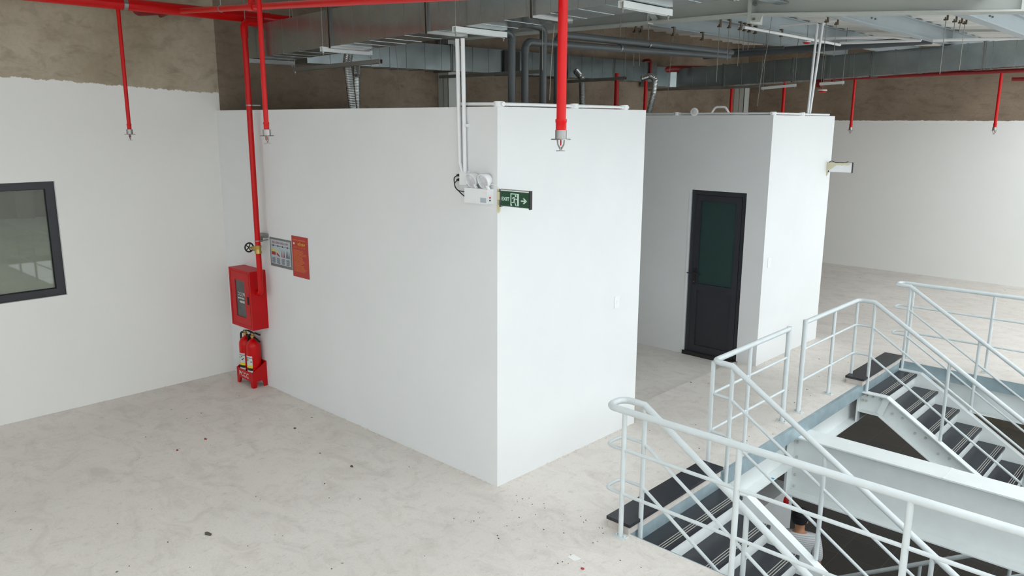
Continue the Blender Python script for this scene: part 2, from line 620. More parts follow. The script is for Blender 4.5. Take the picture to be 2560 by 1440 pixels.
# ------------------------------------------------------------------ window and door
win = bpy.data.objects.new('window_1', None)
COL.objects.link(win)
win['kind'] = 'structure'
win.location = (XL - 0.06, (wy0 + wy1) / 2, wz0)
fx0, fx1 = XL - 0.10, XL - 0.035
m = MB()
m.box(fx0, fx1, wy0, wy1, wz0, wz0 + 0.075).box(fx0, fx1, wy0, wy1, wz1 - 0.075, wz1)
m.box(fx0, fx1, wy0, wy0 + 0.085, wz0 + 0.075, wz1 - 0.075).box(fx0, fx1, wy1 - 0.085, wy1, wz0 + 0.075, wz1 - 0.075)
m.build('window_frame', 'frame', win)
MB().box(fx0 + 0.022, fx0 + 0.028, wy0 + 0.085, wy1 - 0.085, wz0 + 0.075, wz1 - 0.075).build('pane', 'window_glass', win)
m = MB()
for (a, b, c, d) in ((wy0 + 0.085, wy1 - 0.085, wz0 + 0.075, wz0 + 0.083), (wy0 + 0.085, wy1 - 0.085, wz1 - 0.083, wz1 - 0.075)):
    m.box(fx0 + 0.028, fx0 + 0.04, a, b, c, d)
m.box(fx0 + 0.028, fx0 + 0.04, wy1 - 0.093, wy1 - 0.085, wz0 + 0.083, wz1 - 0.083)
m.build('gasket', 'black', win)

door = bpy.data.objects.new('door_1', None)
COL.objects.link(door)
door['kind'] = 'structure'
door.location = ((dx0 + dx1) / 2, 4.75, -0.04)
fy0, fy1 = 4.74, 4.80
m = MB()
m.box(dx0, dx0 + 0.06, fy0, fy1, -0.04, dz).box(dx1 - 0.06, dx1, fy0, fy1, -0.04, dz).box(dx0 + 0.06, dx1 - 0.06, fy0, fy1, dz - 0.06, dz)
m.build('door_frame', 'frame', door)
a, b = dx0 + 0.064, dx1 - 0.064
zt = dz - 0.064
zr = 0.86
m = MB()
m.box(a, a + 0.075, fy0 - 0.006, fy1 - 0.01, -0.03, zt).box(b - 0.075, b, fy0 - 0.006, fy1 - 0.01, -0.03, zt)
m.box(a + 0.075, b - 0.075, fy0 - 0.006, fy1 - 0.01, zt - 0.075, zt).box(a + 0.075, b - 0.075, fy0 - 0.006, fy1 - 0.01, zr, zr + 0.09)
m.box(a + 0.075, b - 0.075, fy0 - 0.006, fy1 - 0.01, -0.03, 0.10)
leaf = m.build('door_leaf', 'frame', door)
MB().box(a + 0.075, b - 0.075, fy0 + 0.015, fy0 + 0.025, zr + 0.09, zt - 0.075).build('pane', 'door_glass', leaf, label='dark green frosted glass pane')
MB().box(a + 0.075, b - 0.075, fy0 + 0.012, fy0 + 0.03, 0.10, zr).build('panel', 'frame', leaf)
m = MB().box(a + 0.015, a + 0.05, fy0 - 0.016, fy0 - 0.006, 0.93, 1.16)
m.tube(fillet([(a + 0.032, fy0 - 0.01, 1.09), (a + 0.032, fy0 - 0.05, 1.09), (a + 0.15, fy0 - 0.05, 1.085)], 0.015), 0.009, 8)
m.tube(fillet([(a + 0.032, fy0 - 0.01, 1.085), (a + 0.032, fy0 - 0.05, 1.085), (a - 0.06, fy0 - 0.05, 1.085)], 0.015), 0.007, 8)
h = m.build('handle', 'iron', leaf)
MB().lathe([(0.008, 0), (0.008, 0.006)], (a + 0.032, fy0 - 0.016, 0.97), (0, -1, 0), 10).build('keyhole', 'steel', leaf)
MB().box(dx0 - 0.02, dx1 + 0.02, 4.70, 4.739, -0.05, 0.004).build('threshold', 'iron', door)
MB().box(dx0 - 0.028, dx0, 4.712, 4.80, -0.04, dz + 0.002).build('reveal_strip', 'white_plastic', door)

# ------------------------------------------------------------------ steelwork of the stairwell
def i_section(m, p0, p1, h, bf, tw=0.010, tf=0.014, up=Vector((0, 0, 1))):
    """I beam, p0/p1 at the middle of the underside"""
    p0, p1 = Vector(p0), Vector(p1)
    m.bar(p0 + up * (tf / 2), p1 + up * (tf / 2), bf, tf)
    m.bar(p0 + up * (h - tf / 2), p1 + up * (h - tf / 2), bf, tf)
    m.bar(p0 + up * (h / 2), p1 + up * (h / 2), tw, h - 2 * tf)


def bolt_mesh(name, r, L, mat='white_steel'):
    return MB().lathe([(r * 1.25, 0), (r * 1.25, L * 0.3), (r, L * 0.31), (r, L)], (0, 0, 0), (0, -1, 0), 6, True).mesh(name, mat, None)


BOLT_Y = bolt_mesh('bolt', 0.0135, 0.026, 'rafter')

t = thing('main_floor_beam', (3.7, 3.325, -0.81), 'deep pale steel beam crossing the stairwell below floor level', 'beam')
m = MB()
i_section(m, (1.16, 3.325, -0.81), (6.4, 3.325, -0.81), 0.67, 0.30)
m.build('beam_body', 'white_steel', t, None)
MB().box(2.615, 2.635, 3.175, 3.475, -0.1405, -0.137).build('weld_seam', 'white_steel', t)
MB().box(1.135, 1.16, 3.20, 3.45, -0.81, -0.145).build('end_plate', 'white_steel', t)
for zz in (-0.25, -0.42, -0.62, -0.75):
    put('bolt', BOLT_Y, t, loc=(1.20, 3.32, zz))
t = thing('edge_beam', (1.11, 3.2, -0.50), 'white steel edge beam under the slab edge between the two stairs', 'beam')
m = MB()
i_section(m, (1.11, YN - 0.5, -0.50), (1.11, YO + 0.6, -0.50), 0.355, 0.20)
m.build('beam_body', 'white_steel', t, None)
MB().box(1.08, 1.2, 1.9, 1.94, -0.5005, -0.4860).build('splice', 'white_steel', t)
MB().lathe([(0.0, 0), (0.02, 0.0005), (0.0, 0.001)], (1.19, 2.78, -0.4861), (0, 0, 1), 12).build('paint_mark', 'blue', t, label='small bright blue paint mark')
t = thing('stairwell_side_beam', (3.8, YO + 0.08, -0.5), 'grey steel beam under the far edge of the stairwell', 'beam')
m = MB()
i_section(m, (XE, YO + 0.11, -0.50), (6.4, YO + 0.11, -0.50), 0.34, 0.2)
m.build('beam_body', 'white_steel', t, None)
# red alarm sounder on the pier under the main beam
c = P(1963, 1250, x=PX)
t = thing('alarm_sounder', (PX, c.y, c.z - 0.05), 'small red alarm sounder on the white pier below the beam', 'alarm')
MB().lathe([(0.058, 0), (0.058, 0.025), (0.048, 0.04), (0.025, 0.05)], (PX, c.y, c.z), (1, 0, 0), 16).build('housing', 'red_box', t)
MB().lathe([(0.020, 0), (0.018, 0.012)], (PX + 0.046, c.y + 0.006, c.z - 0.004), (1, 0, 0), 12).build('lens', 'white_plastic', t)

# ------------------------------------------------------------------ stairs
RUN, RISE = 0.267, 0.171
X1, Z1 = 1.50, -0.11
NT = 9


def nose(k):
    return X1 + RUN * (k - 1), Z1 - RISE * (k - 1)


SL = RISE / RUN


def flight(label, y0, y1):
    t = thing('stair_flight', (XE, (y0 + y1) / 2, -0.36), label, 'stairs', 'upper stair flights')
    tread = MB().box(-0.305, 0, 0, y1 - y0, -0.03, 0).mesh('tread', 'granite', None)
    tread1 = MB().box(-0.235, 0, 0, y1 - y0, -0.03, 0).mesh('tread', 'granite', None)
    strip = MB().box(-0.0035, 0.0035, 0.004, y1 - y0 - 0.004, 0, 0.0016).mesh('grit_strip', 'groove', None)
    riser = MB().box(-0.006, 0, 0, y1 - y0, 0, RISE - 0.03).mesh('riser', 'white_steel', None)
    for k in range(1, NT + 1):
        x, z = nose(k)
        tr = put('tread', tread1 if k == 1 else tread, t, loc=(x, y0, z))
        for d in (0.030, 0.052, 0.074):
            put('grit_strip', strip, tr, loc=(x - d, y0, z))
        put('riser', riser, t, loc=(x - 0.022, y0, z - RISE))
    xk, zk = nose(NT + 1)
    for s, yw in ((-1, y0), (1, y1)):
        # channel: web at yw, flanges pointing away from the treads
        m = MB()
        th = 0.012
        ht = 0.25
        za = Z1 + 0.012
        xa = 1.535
        xe, ze = xk + 0.1, zk + 0.012 - SL * 0.06
        poly = [(1.215, za), (xa, za), (xe, za - SL * (xe - xa)), (xe, za - SL * (xe - xa) - ht * 1.18), (xa - 0.075, za - ht), (1.215, za - ht)]
        m.prism([(p[0], yw + s * 0.0005, p[1] + (-0.0115 if i < 3 else 0.0115)) for i, p in enumerate(poly)], (0, s * th, 0))
        for i, j in ((0, 1), (1, 2), (3, 4), (4, 5)):
            a, b = poly[i], poly[j]
            m.bar((a[0], yw + s * 0.045, a[1] - (0.006 if i < 2 else -0.006)), (b[0], yw + s * 0.045, b[1] - (0.006 if i < 2 else -0.006)), 0.09, 0.012)
        # stiffener at the kink and end plate
        m.bar((xa + 0.003, yw + s * 0.04, za - 0.01), (xa - 0.072, yw + s * 0.04, za - ht + 0.01), 0.07, 0.010, up=(0, 1, 0))
        m.box(1.205, 1.225, min(yw, yw + s * 0.085), max(yw, yw + s * 0.085), za - ht - 0.14, za)
        st = m.build('stringer', 'white_steel', t, None)
        for dx, dz_ in ((1.25, -0.05), (1.25, -0.12), (1.29, -0.05), (1.29, -0.12), (1.36, -0.05), (1.45, -0.06)):
            put('bolt', BOLT_Y, st, loc=(dx, yw + (s * th if s < 0 else -0.0), za + dz_))
        for k in range(2, NT + 1):
            x, z = nose(k)
            for q in (-0.17, -0.055):
                zz = za - SL * (x + q - xa) - 0.13 - (0.03 if q < -0.1 else -0.02)
                put('bolt', BOLT_Y, st, loc=(x + q, yw + (s * th if s < 0 else 0), zz))
    # raised top step on the slab
    ts = thing('top_step', (1.18, (y0 + y1) / 2, 0), 'raised dark granite step at the head of the %s stairs' % label.split()[0], 'step', 'granite top steps')
    MB().box(1.085, 1.275, y0 - 0.17, y1 + 0.01, 0, 0.066).build('mortar_bed', 'mortar', ts)
    MB().box(1.075, 1.292, y0 - 0.18, y1 + 0.02, 0.066, 0.092).build('granite_slab', 'granite', ts, None)
    MB().box(1.2565, 1.275, y0 + 0.01, y1 - 0.01, -0.11, 0.0).build('riser_plate', 'galv_blue', ts)
    return t


flight('near stair flight, white stringers with dark striped treads, beside the near floor edge', 0.285, 1.50)
flight('far stair flight, white stringers with dark striped treads, beyond the deep beam', 5.04, 6.20)

# half landing and the middle flight that turns back under the beam
xl, zl = nose(NT + 1)
t = thing('half_landing', (xl + 0.7, 3.2, zl), 'dark tiled half landing where both stairs meet below', 'landing')
MB().box(xl - 0.03, xl + 1.3, 0.2, 6.28, zl - 0.03, zl).build('granite_slab', 'granite', t, None)
MB().box(xl, xl + 1.3, 0.25, 6.25, zl - 0.14, zl - 0.03).build('deck', 'white_steel', t)
m = MB()
for xx in (xl + 0.15, xl + 1.15):
    for yy in (0.5, 6.0):
        m.box(xx - 0.08, xx + 0.08, yy - 0.08, yy + 0.08, LOW, zl - 0.14)
m.build('supports', 'white_steel', t)
t = thing('return_flight', (2.8, 3.1, LOW), 'middle stair flight descending under the deep beam', 'stairs')
tread = MB().box(0, 0.30, 0, 2.2, -0.03, 0).mesh('tread', 'granite', None)
riser = MB().box(0, 0.006, 0, 2.2, 0, RISE - 0.03).mesh('riser', 'white_steel', None)
for k in range(1, 9):
    put('tread', tread, t, loc=(xl - RUN * k, 2.2, zl - RISE * k))
    put('riser', riser, t, loc=(xl - RUN * k + 0.02, 2.2, zl - RISE * (k + 1)))
for yw in (2.14, 4.42):
    m = MB()
    m.prism([(xl, yw, zl), (xl - RUN * 8.6, yw, zl - RISE * 8.6), (xl - RUN * 8.6, yw, LOW), (xl - RUN * 8.0, yw, LOW), (xl, yw, zl - 0.28)], (0, 0.04, 0))
    m.build('stringer', 'white_steel', t, None)


# ------------------------------------------------------------------ railings
RT, RM, RP = 0.0255, 0.0135, 0.0185


def foot(m, x, y, z):
    m.box(x - 0.05, x + 0.05, y - 0.04, y + 0.04, z, z + 0.008)
    for sx in (-1, 1):
        m.lathe([(0.009, 0), (0.009, 0.016)], (x + sx * 0.034, y, z + 0.008), (0, 0, 1), 6)


def hz(x):
    """height of the sloping handrail above the kink"""
    return 1.0 - SL * (x - 1.28)


def railing(label, name, lev_path, mids, level_posts, stair_y, thick_end=None):
    """level guard, bend and sloping stair handrail welded into one frame"""
    t = thing(name, (lev_path[0][0], lev_path[0][1], 0), label, 'railing', 'stairwell railings')
    xe = 4.05
    for i, dz_ in enumerate((0, -0.30, -0.65)):
        pth = [Vector(p) + Vector((0, 0, dz_)) for p in (lev_path if i == 0 else mids)]
        slope_end = Vector((xe, stair_y, hz(xe) + dz_))
        full = fillet(pth + [Vector((1.28, stair_y, 1.0 + dz_))], 0.075 if i == 0 else 0.06) if len(pth) > 1 else pth + [Vector((1.28, stair_y, 1.0 + dz_))]
        full = full + [slope_end]
        MB().tube(full, RT if i == 0 else RM, 14 if i == 0 else 10).build('top_rail' if i == 0 else 'mid_rail', 'rail', t, 50)
    for (x, y, r) in level_posts:
        m = MB().tube([(x, y, 0.0), (x, y, 1.0)], r, 12)
        po = m.build('post', 'rail', t)
        m = MB()
        foot(m, x, y, 0.0)
        m.build('foot_plate', 'rail', po, None)
    for i, x in enumerate((1.285, 2.135, 2.985, 3.835)):
        zb = Z1 + 0.012 if x < 1.5 else Z1 + 0.012 - SL * (x - 1.535)
        MB().tube([(x, stair_y, zb), (x, stair_y, hz(x) if x > 1.28 else 1.0)], RP, 12).build('post', 'rail', t)
    return t


# near side: level guard along the near floor edge, looped round to the handrail
railing('light grey railing nearest the camera, looped end, along the near floor edge', 'stair_railing',
        [(6.3, 0.057, 1.0), (1.085, 0.057, 1.0), (1.085, 0.26, 1.0)],
        [(6.3, 0.057, 1.0), (1.085, 0.057, 1.0), (1.085, 0.26, 1.0)],
        [(1.245, 0.057, RP), (2.150, 0.057, RP + 0.002), (3.19, 0.057, RP + 0.002), (4.20, 0.057, RP + 0.002), (5.2, 0.057, RP)], 0.26)
# guard between the flights, near half
t2 = railing('light grey railing from the near stair to the middle gap', 'stair_railing',
             [(1.09, 3.13, 1.0), (1.09, 1.605, 1.0)], [(1.09, 3.13, 1.0), (1.09, 1.605, 1.0)],
             [(1.09, 2.30, RP), (1.09, 1.605, RP)], 1.59)
p = MB().tube([(1.09, 3.13, 0), (1.09, 3.13, 1.0 + RT)], RT, 14).build('end_post', 'rail', t2)
m = MB()
foot(m, 1.09, 3.13, 0)
m.build('foot_plate', 'rail', p, None)
t3 = railing('light grey railing from the middle gap to the far stair', 'stair_railing',
             [(1.09, 3.52, 1.0), (1.09, 5.01, 1.0)], [(1.09, 3.52, 1.0), (1.09, 5.01, 1.0)],
             [(1.09, 4.32, RP), (1.09, 5.0, RP)], 5.01)
p = MB().tube([(1.09, 3.52, 0), (1.09, 3.52, 1.0 + RT)], RT, 14).build('end_post', 'rail', t3)
m = MB()
foot(m, 1.09, 3.52, 0)
m.build('foot_plate', 'rail', p, None)
railing('grey railing farthest back, along the far edge of the stairwell', 'stair_railing',
        [(6.3, 6.49, 1.0), (1.10, 6.47, 1.0), (1.10, 6.28, 1.0)],
        [(6.3, 6.49, 1.0), (1.10, 6.47, 1.0), (1.10, 6.28, 1.0)],
        [(1.27, 6.47, RP), (2.195, 6.475, RP), (3.15, 6.48, RP), (4.1, 6.485, RP), (5.1, 6.49, RP)], 6.28)
# middle flight's handrails
for yy, lab in ((2.12, 'pale handrail of the middle flight, on its near side'), (4.46, 'pale sloping handrail low under the deep beam')):
    t = thing('return_railing', (2.8, yy, LOW), lab, 'railing')
    za = zl + 0.98
    for dz_ in (0, -0.33, -0.66):
        MB().tube([(xl, yy, za + dz_), (1.1, yy, za - SL * (xl - 1.1) + dz_)], RT if dz_ == 0 else RM, 12).build('top_rail' if dz_ == 0 else 'mid_rail', 'rail', t)
    for x in (xl - 0.02, xl - 0.85, xl - 1.68, xl - 2.4):
        MB().tube([(x, yy, max(LOW, zl - SL * (xl - x) - 0.05)), (x, yy, za - SL * (xl - x))], RP, 12).build('post', 'rail', t)


# ------------------------------------------------------------------ fire point in the corner
cx0, cx1, cy0, cz0, cz1 = -4.178, -3.691, -0.195, 0.716, 1.395
t = thing('fire_hose_cabinet', ((cx0 + cx1) / 2, 0, cz0), 'red steel fire hose cabinet on the wall above the extinguishers', 'cabinet')
m = MB()
m.box(cx0, cx1, -0.012, 0, cz0, cz1).box(cx0, cx0 + 0.012, cy0 + 0.02, -0.012, cz0, cz1).box(cx1 - 0.012, cx1, cy0 + 0.02, -0.012, cz0, cz1)
m.box(cx0 + 0.012, cx1 - 0.012, cy0 + 0.02, -0.012, cz0, cz0 + 0.012).box(cx0 + 0.012, cx1 - 0.012, cy0 + 0.02, -0.012, cz1 - 0.012, cz1)
m.build('body', 'red_box', t, None)
m = MB()
gx0, gx1, gz0, gz1 = -4.045, -3.83, 0.84, 1.268
m.box(cx0, gx0, cy0, cy0 + 0.02, cz0, cz1).box(gx1, cx1, cy0, cy0 + 0.02, cz0, cz1)
m.box(gx0, gx1, cy0, cy0 + 0.02, cz0, gz0).box(gx0, gx1, cy0, cy0 + 0.02, gz1, cz1)
for (a0, a1, b0, b1) in ((cx0 + 0.03, cx1 - 0.03, cz0 + 0.03, cz0 + 0.036), (cx0 + 0.03, cx1 - 0.03, cz1 - 0.036, cz1 - 0.03), (cx0 + 0.03, cx0 + 0.036, cz0 + 0.03, cz1 - 0.03), (cx1 - 0.036, cx1 - 0.03, cz0 + 0.03, cz1 - 0.03)):
    m.box(a0, a1, cy0 - 0.003, cy0, b0, b1)
dr = m.build('door', 'red_box', t, None)
MB().box(gx0, gx1, cy0 + 0.008, cy0 + 0.013, gz0, gz1).build('pane', 'cabinet_glass', dr, label='dark glass pane with white lettering')
MB().box(-3.775, -3.745, cy0 - 0.006, cy0 - 0.0005, 1.01, 1.10).build('latch', 'black', dr)
text('PCCC', 0.062, 'label_white', dr, (-3.845, cy0 + 0.006, 1.085), (1, 0, 0), (0, 0, 1), mirror=True)
m = MB()
for (a, b, zz, hh) in ((-4.01, -3.86, 1.05, 0.022), (-3.97, -3.87, 1.005, 0.03)):
    x = a
    while x < b:
        w = random.uniform(0.008, 0.018)
        m.box(x, x + w, cy0 + 0.0065, cy0 + 0.0075, zz, zz + hh * random.uniform(0.7, 1))
        x += w + 0.006
m.build('small_print', 'label_white', dr)

# red standpipe into the cabinet
t = thing('fire_standpipe', (-3.60, -0.12, 1.15), 'red vertical standpipe with brass valve feeding the hose cabinet', 'pipe')
sx, sy = -3.60, -0.12
MB().tube(fillet([(sx, sy, 4.02), (sx, sy, 1.15), (cx1 - 0.01, sy, 1.15)], 0.05), 0.030, 16).build('riser', 'red', t)
MB().tube(fillet([(sx, sy, 3.9), (sx, sy, 4.06), (sx, sy + 0.4, 4.06)], 0.06), 0.038, 14).build('elbow', 'red', t)
m = MB().lathe([(0.038, 0), (0.038, 0.02), (0.033, 0.03), (0.033, 0.06), (0.038, 0.07), (0.038, 0.09)], (sx, sy, 1.610), (0, 0, 1), 12)
m.lathe([(0.03, 0), (0.028, 0.07), (0.018, 0.09), (0.022, 0.10), (0.014, 0.115), (0.012, 0.16)], (sx - 0.02, sy, 1.655), (-1, 0, 0), 12)
v = m.build('valve_body', 'brass', t)
m = MB()
wc = Vector((sx - 0.20, sy, 1.655))
pts = [wc + Vector((0, math.cos(a) * 0.05, math.sin(a) * 0.05)) for a in [2 * math.pi * k / 18 for k in range(19)]]
m.tube(pts, 0.009, 8)
for k in range(5):
    a = 2 * math.pi * k / 5
    m.tube([wc, wc + Vector((0, math.cos(a) * 0.05, math.sin(a) * 0.05))], 0.006, 6)
m.tube([wc + Vector((0.045, 0, 0)), wc - Vector((0.012, 0, 0))], 0.010, 8)
m.build('handwheel', 'iron', v)
for zz in (1.752, 3.211):
    m = MB().lathe([(0.034, -0.005), (0.034, 0.005)], (sx, sy, zz), (0, 0, 1), 16)
    m.bar((sx + 0.01, sy + 0.03, zz), (sx + 0.02, -0.001, zz), 0.010, 0.010)
    m.build('clamp', 'steel', t)
t = thing('wall_bracket', (-3.65, -0.03, 1.79), 'short grey channel bracket on the wall beside the standpipe clamp', 'bracket')
MB().box(-3.70, -3.568, -0.055, 0, 1.777, 1.821).build('channel', 'galv_dark', t)
MB().box(-3.63, -3.60, -0.08, -0.055, 1.735, 1.79).build('lug', 'steel', t)

# extinguishers in their stand
bx0, bx1, by0 = -4.168, -3.792, -0.186
t = thing('extinguisher_stand', ((bx0 + bx1) / 2, -0.08, 0), 'red tray on short feet holding the two extinguishers, lettered PCCC', 'stand')
m = MB()
zt0, zf, zb = 0.075, 0.185, 0.30
m.box(bx0 + 0.0101, bx1 - 0.0101, by0, by0 + 0.01, zt0, zf).box(bx0 + 0.0101, bx1 - 0.0101, -0.012, -0.002, zt0, zb).box(bx0 + 0.0101, bx1 - 0.0101, by0 + 0.0101, -0.0121, zt0, zt0 + 0.01)
for x in (bx0, bx1 - 0.01):
    m.prism([(x, by0, zt0), (x, by0, zf), (x, -0.002, zb), (x, -0.002, zt0)], (0.01, 0, 0))
m.build('tray', 'red_box', t, None)
for x in (bx0, bx1):
    for y in (by0, -0.002):
        sgx = 1 if x == bx0 else -1
        sgy = 1 if y == by0 else -1
        m = MB().prism([(x + sgx * 0.0102, y, zt0 - 0.0002), (x + sgx * 0.075, y, zt0 - 0.0002), (x + sgx * 0.05, y, 0), (x + sgx * 0.0102, y, 0)], (0, sgy * 0.012, 0))
        m.prism([(x, y, zt0 - 0.0002), (x, y + sgy * 0.062, zt0 - 0.0002), (x, y + sgy * 0.045, 0), (x, y, 0)], (sgx * 0.010, 0, 0))
        m.build('foot', 'red_box', t, None)
text('PCCC', 0.085, 'label_white', t, (bx0 + 0.06, by0 - 0.0012, 0.10), (1, 0, 0), (0, 0, 1))


def extinguisher(x, y, label, swing):
    t = thing('fire_extinguisher', (x, y, 0.086), label, 'extinguisher', 'extinguishers in the red stand')
    z0 = 0.086
    R = 0.081
    prof = [(R * 0.92, 0), (R, 0.012), (R, 0.38), (R * 0.97, 0.41), (R * 0.8, 0.445), (R * 0.5, 0.468), (0.022, 0.478), (0.02, 0.50)]
    MB().lathe(prof, (x, y, z0), (0, 0, 1), 24).build('cylinder', 'red', t, 60)
    m = MB().lathe([(0.024, 0), (0.024, 0.03), (0.016, 0.035), (0.016, 0.055)], (x, y, z0 + 0.495), (0, 0, 1), 12)
    m.build('valve', 'brass', t)
    m = MB()
    d = Vector((math.cos(swing), math.sin(swing), 0))
    b = Vector((x, y, z0 + 0.545))
    m.bar(b - d * 0.03, b + d * 0.06 + Vector((0, 0, 0.012)), 0.022, 0.012)
    m.bar(b + d * 0.05 + Vector((0, 0, 0.01)), b + d * 0.135 + Vector((0, 0, 0.0)), 0.022, 0.010)
    m.bar(b + d * 0.0 - Vector((0, 0, 0.03)), b + d * 0.12 - Vector((0, 0, 0.085)), 0.022, 0.012)
    m.build('lever', 'black', t)
    hp = fillet([b - d * 0.01 + Vector((0, 0, -0.03)), b - d * 0.085 + Vector((0, 0, -0.02)), b - d * 0.10 + Vector((0, 0, -0.26)), b - d * 0.083 + Vector((0, 0, -0.33))], 0.05)
    MB().tube(hp, 0.011, 8).build('hose', 'black', t)
    # paper label, wrapped on the front
    a0, a1 = -math.pi * 0.82, -math.pi * 0.24

    def wrap(z_a, z_b, mat, nm, p0=a0, p1=a1, off=0.0012, par=None):
        m = MB()
        n = 10
        for i in range(n):
            aa, ab = p0 + (p1 - p0) * i / n, p0 + (p1 - p0) * (i + 1) / n
            q = []
            for rr in (R - 0.001, R + off):
                for an, zz in ((aa, z_a), (ab, z_a), (ab, z_b), (aa, z_b)):
                    q.append(Vector((x + rr * math.cos(an), y + rr * math.sin(an), z0 + zz)))
            k = len(m.v)
            m.v += q
            m.f += [[k + 4, k + 5, k + 6, k + 7], [k, k + 3, k + 2, k + 1], [k, k + 1, k + 5, k + 4], [k + 3, k + 7, k + 6, k + 2]]
        return m.build(nm, mat, par or t, 60)
    lb = wrap(0.05, 0.29, 'label_white', 'label_sheet')
    wrap(0.265, 0.272, 'print_dark', 'print_band', par=lb, off=0.002)
    for q in range(7):
        zz = 0.19 + 0.062 * random.random()
        pa = a0 + 0.1 + random.random() * (a1 - a0 - 0.35)
        wrap(zz, zz + 0.012, random.choice(('print_green', 'print_dark', 'print_green', 'paper_blue')), 'print_patch', pa, pa + 0.25, 0.002, lb)
    wrap(0.145, 0.175, 'print_yellow', 'yellow_band', a0 + 0.25, a1, 0.002, lb)
    wrap(0.115, 0.145, 'black', 'black_band', a0 + 0.25, a1, 0.002, lb)
    wrap(0.085, 0.088, 'print_dark', 'print_band', par=lb, off=0.002)
    return t


extinguisher(-4.068, -0.098, 'red fire extinguisher in the stand, farther from the camera, hose on its left', 0.15)
extinguisher(-3.896, -0.098, 'red fire extinguisher in the stand, nearer the camera', 0.15)

# posters
t = thing('instruction_board', (-3.325, -0.004, 1.47), 'pale blue-grey fire instruction board with four pictured steps', 'sign')
px0, px1, pz0, pz1 = -3.545, -3.103, 1.470, 1.790
MB().box(px0, px1, -0.006, 0, pz0, pz1).build('board', 'paper_grey', t, None)
MB().box(px0 + 0.02, px1 - 0.02, -0.0072, -0.006, pz0 + 0.03, pz1 - 0.02).build('sheet', 'paper_blue', t, None)
text('TIÊU LỆNH CHỮA CHÁY', 0.030, 'print_red', t, ((px0 + px1) / 2, -0.0075, pz1 - 0.060), (1, 0, 0), (0, 0, 1), align='CENTER')
MB().bar((px0 + 0.03, -0.0078, pz1 - 0.085), (px1 - 0.03, -0.0078, pz1 - 0.085), 0.001, 0.004).build('rule', 'print_dark', t)
for i in range(4):
    x0 = px0 + 0.028 + i * 0.098
    MB().lathe([(0.011, 0), (0.011, 0.0012)], (x0 + 0.046, -0.0072, pz1 - 0.085), (0, -1, 0), 10).build('step_dot', 'print_dark', t)
    m = MB()
    if i == 0:
        m.box(x0 + 0.008, x0 + 0.088, -0.0085, -0.0072, 1.60, 1.635)
        m.build('step_picture', 'print_red', t)
        MB().box(x0 + 0.02, x0 + 0.075, -0.0085, -0.0072, 1.638, 1.665).build('step_picture', 'print_yellow', t)
    elif i == 1:
        m.prism([(x0 + 0.01, -0.0072, 1.61), (x0 + 0.07, -0.0072, 1.585), (x0 + 0.075, -0.0072, 1.60), (x0 + 0.02, -0.0072, 1.63)], (0, -0.0012, 0))
        m.build('step_picture', 'print_red', t)
        MB().prism([(x0 + 0.02, -0.0072, 1.64), (x0 + 0.06, -0.0072, 1.62), (x0 + 0.04, -0.0072, 1.66)], (0, -0.0012, 0)).build('step_picture', 'print_yellow', t)
    else:
        for q in range(3):
            m.prism([(x0 + 0.012 + q * 0.026, -0.0072, 1.59), (x0 + 0.03 + q * 0.026, -0.0072, 1.585), (x0 + 0.026 + q * 0.026, -0.0072, 1.665)], (0, -0.0012, 0))
        m.build('step_picture', 'print_red' if i == 2 else 'print_dark', t)
    m = MB()
    for q in range(6):
        m.box(x0 + 0.012, x0 + 0.07 + 0.012 * random.random(), -0.0082, -0.0072, 1.510 + q * 0.011, 1.515 + q * 0.011)
    m.build('small_print', 'print_dark', t)
t = thing('notice_sheet', (-2.93, -0.004, 1.41), 'tall red notice sheet with orange and yellow text beside the instruction board', 'sign')
qx0, qx1, qz0, qz1 = -3.088, -2.775, 1.412, 1.853
MB().box(qx0, qx1, -0.005, 0, qz0, qz1).build('sheet', 'notice', t, None)
text('NỘI QUY', 0.034, 'print_yellow', t, (qx0 + 0.12, -0.0056, qz1 - 0.095), (1, 0, 0), (0, 0, 1))
text('PHÒNG CHÁY CHỮA CHÁY', 0.019, 'print_orange', t, (qx0 + 0.03, -0.0056, qz1 - 0.125), (1, 0, 0), (0, 0, 1))
MB().box(qx0 + 0.03, qx0 + 0.06, -0.006, -0.005, qz1 - 0.09, qz1 - 0.07).build('emblem', 'label_white', t)
m = MB().box(qx0 + 0.03, qx1 - 0.05, -0.006, -0.005, qz1 - 0.045, qz1 - 0.035)
z = qz1 - 0.155
while z > qz0 + 0.05:
    w = random.uniform(0.6, 1.0)
    m.box(qx0 + 0.03, qx0 + 0.03 + (qx1 - qx0 - 0.06) * w, -0.006, -0.005, z, z + 0.006)
    z -= 0.0125
m.build('small_print', 'print_orange', t)

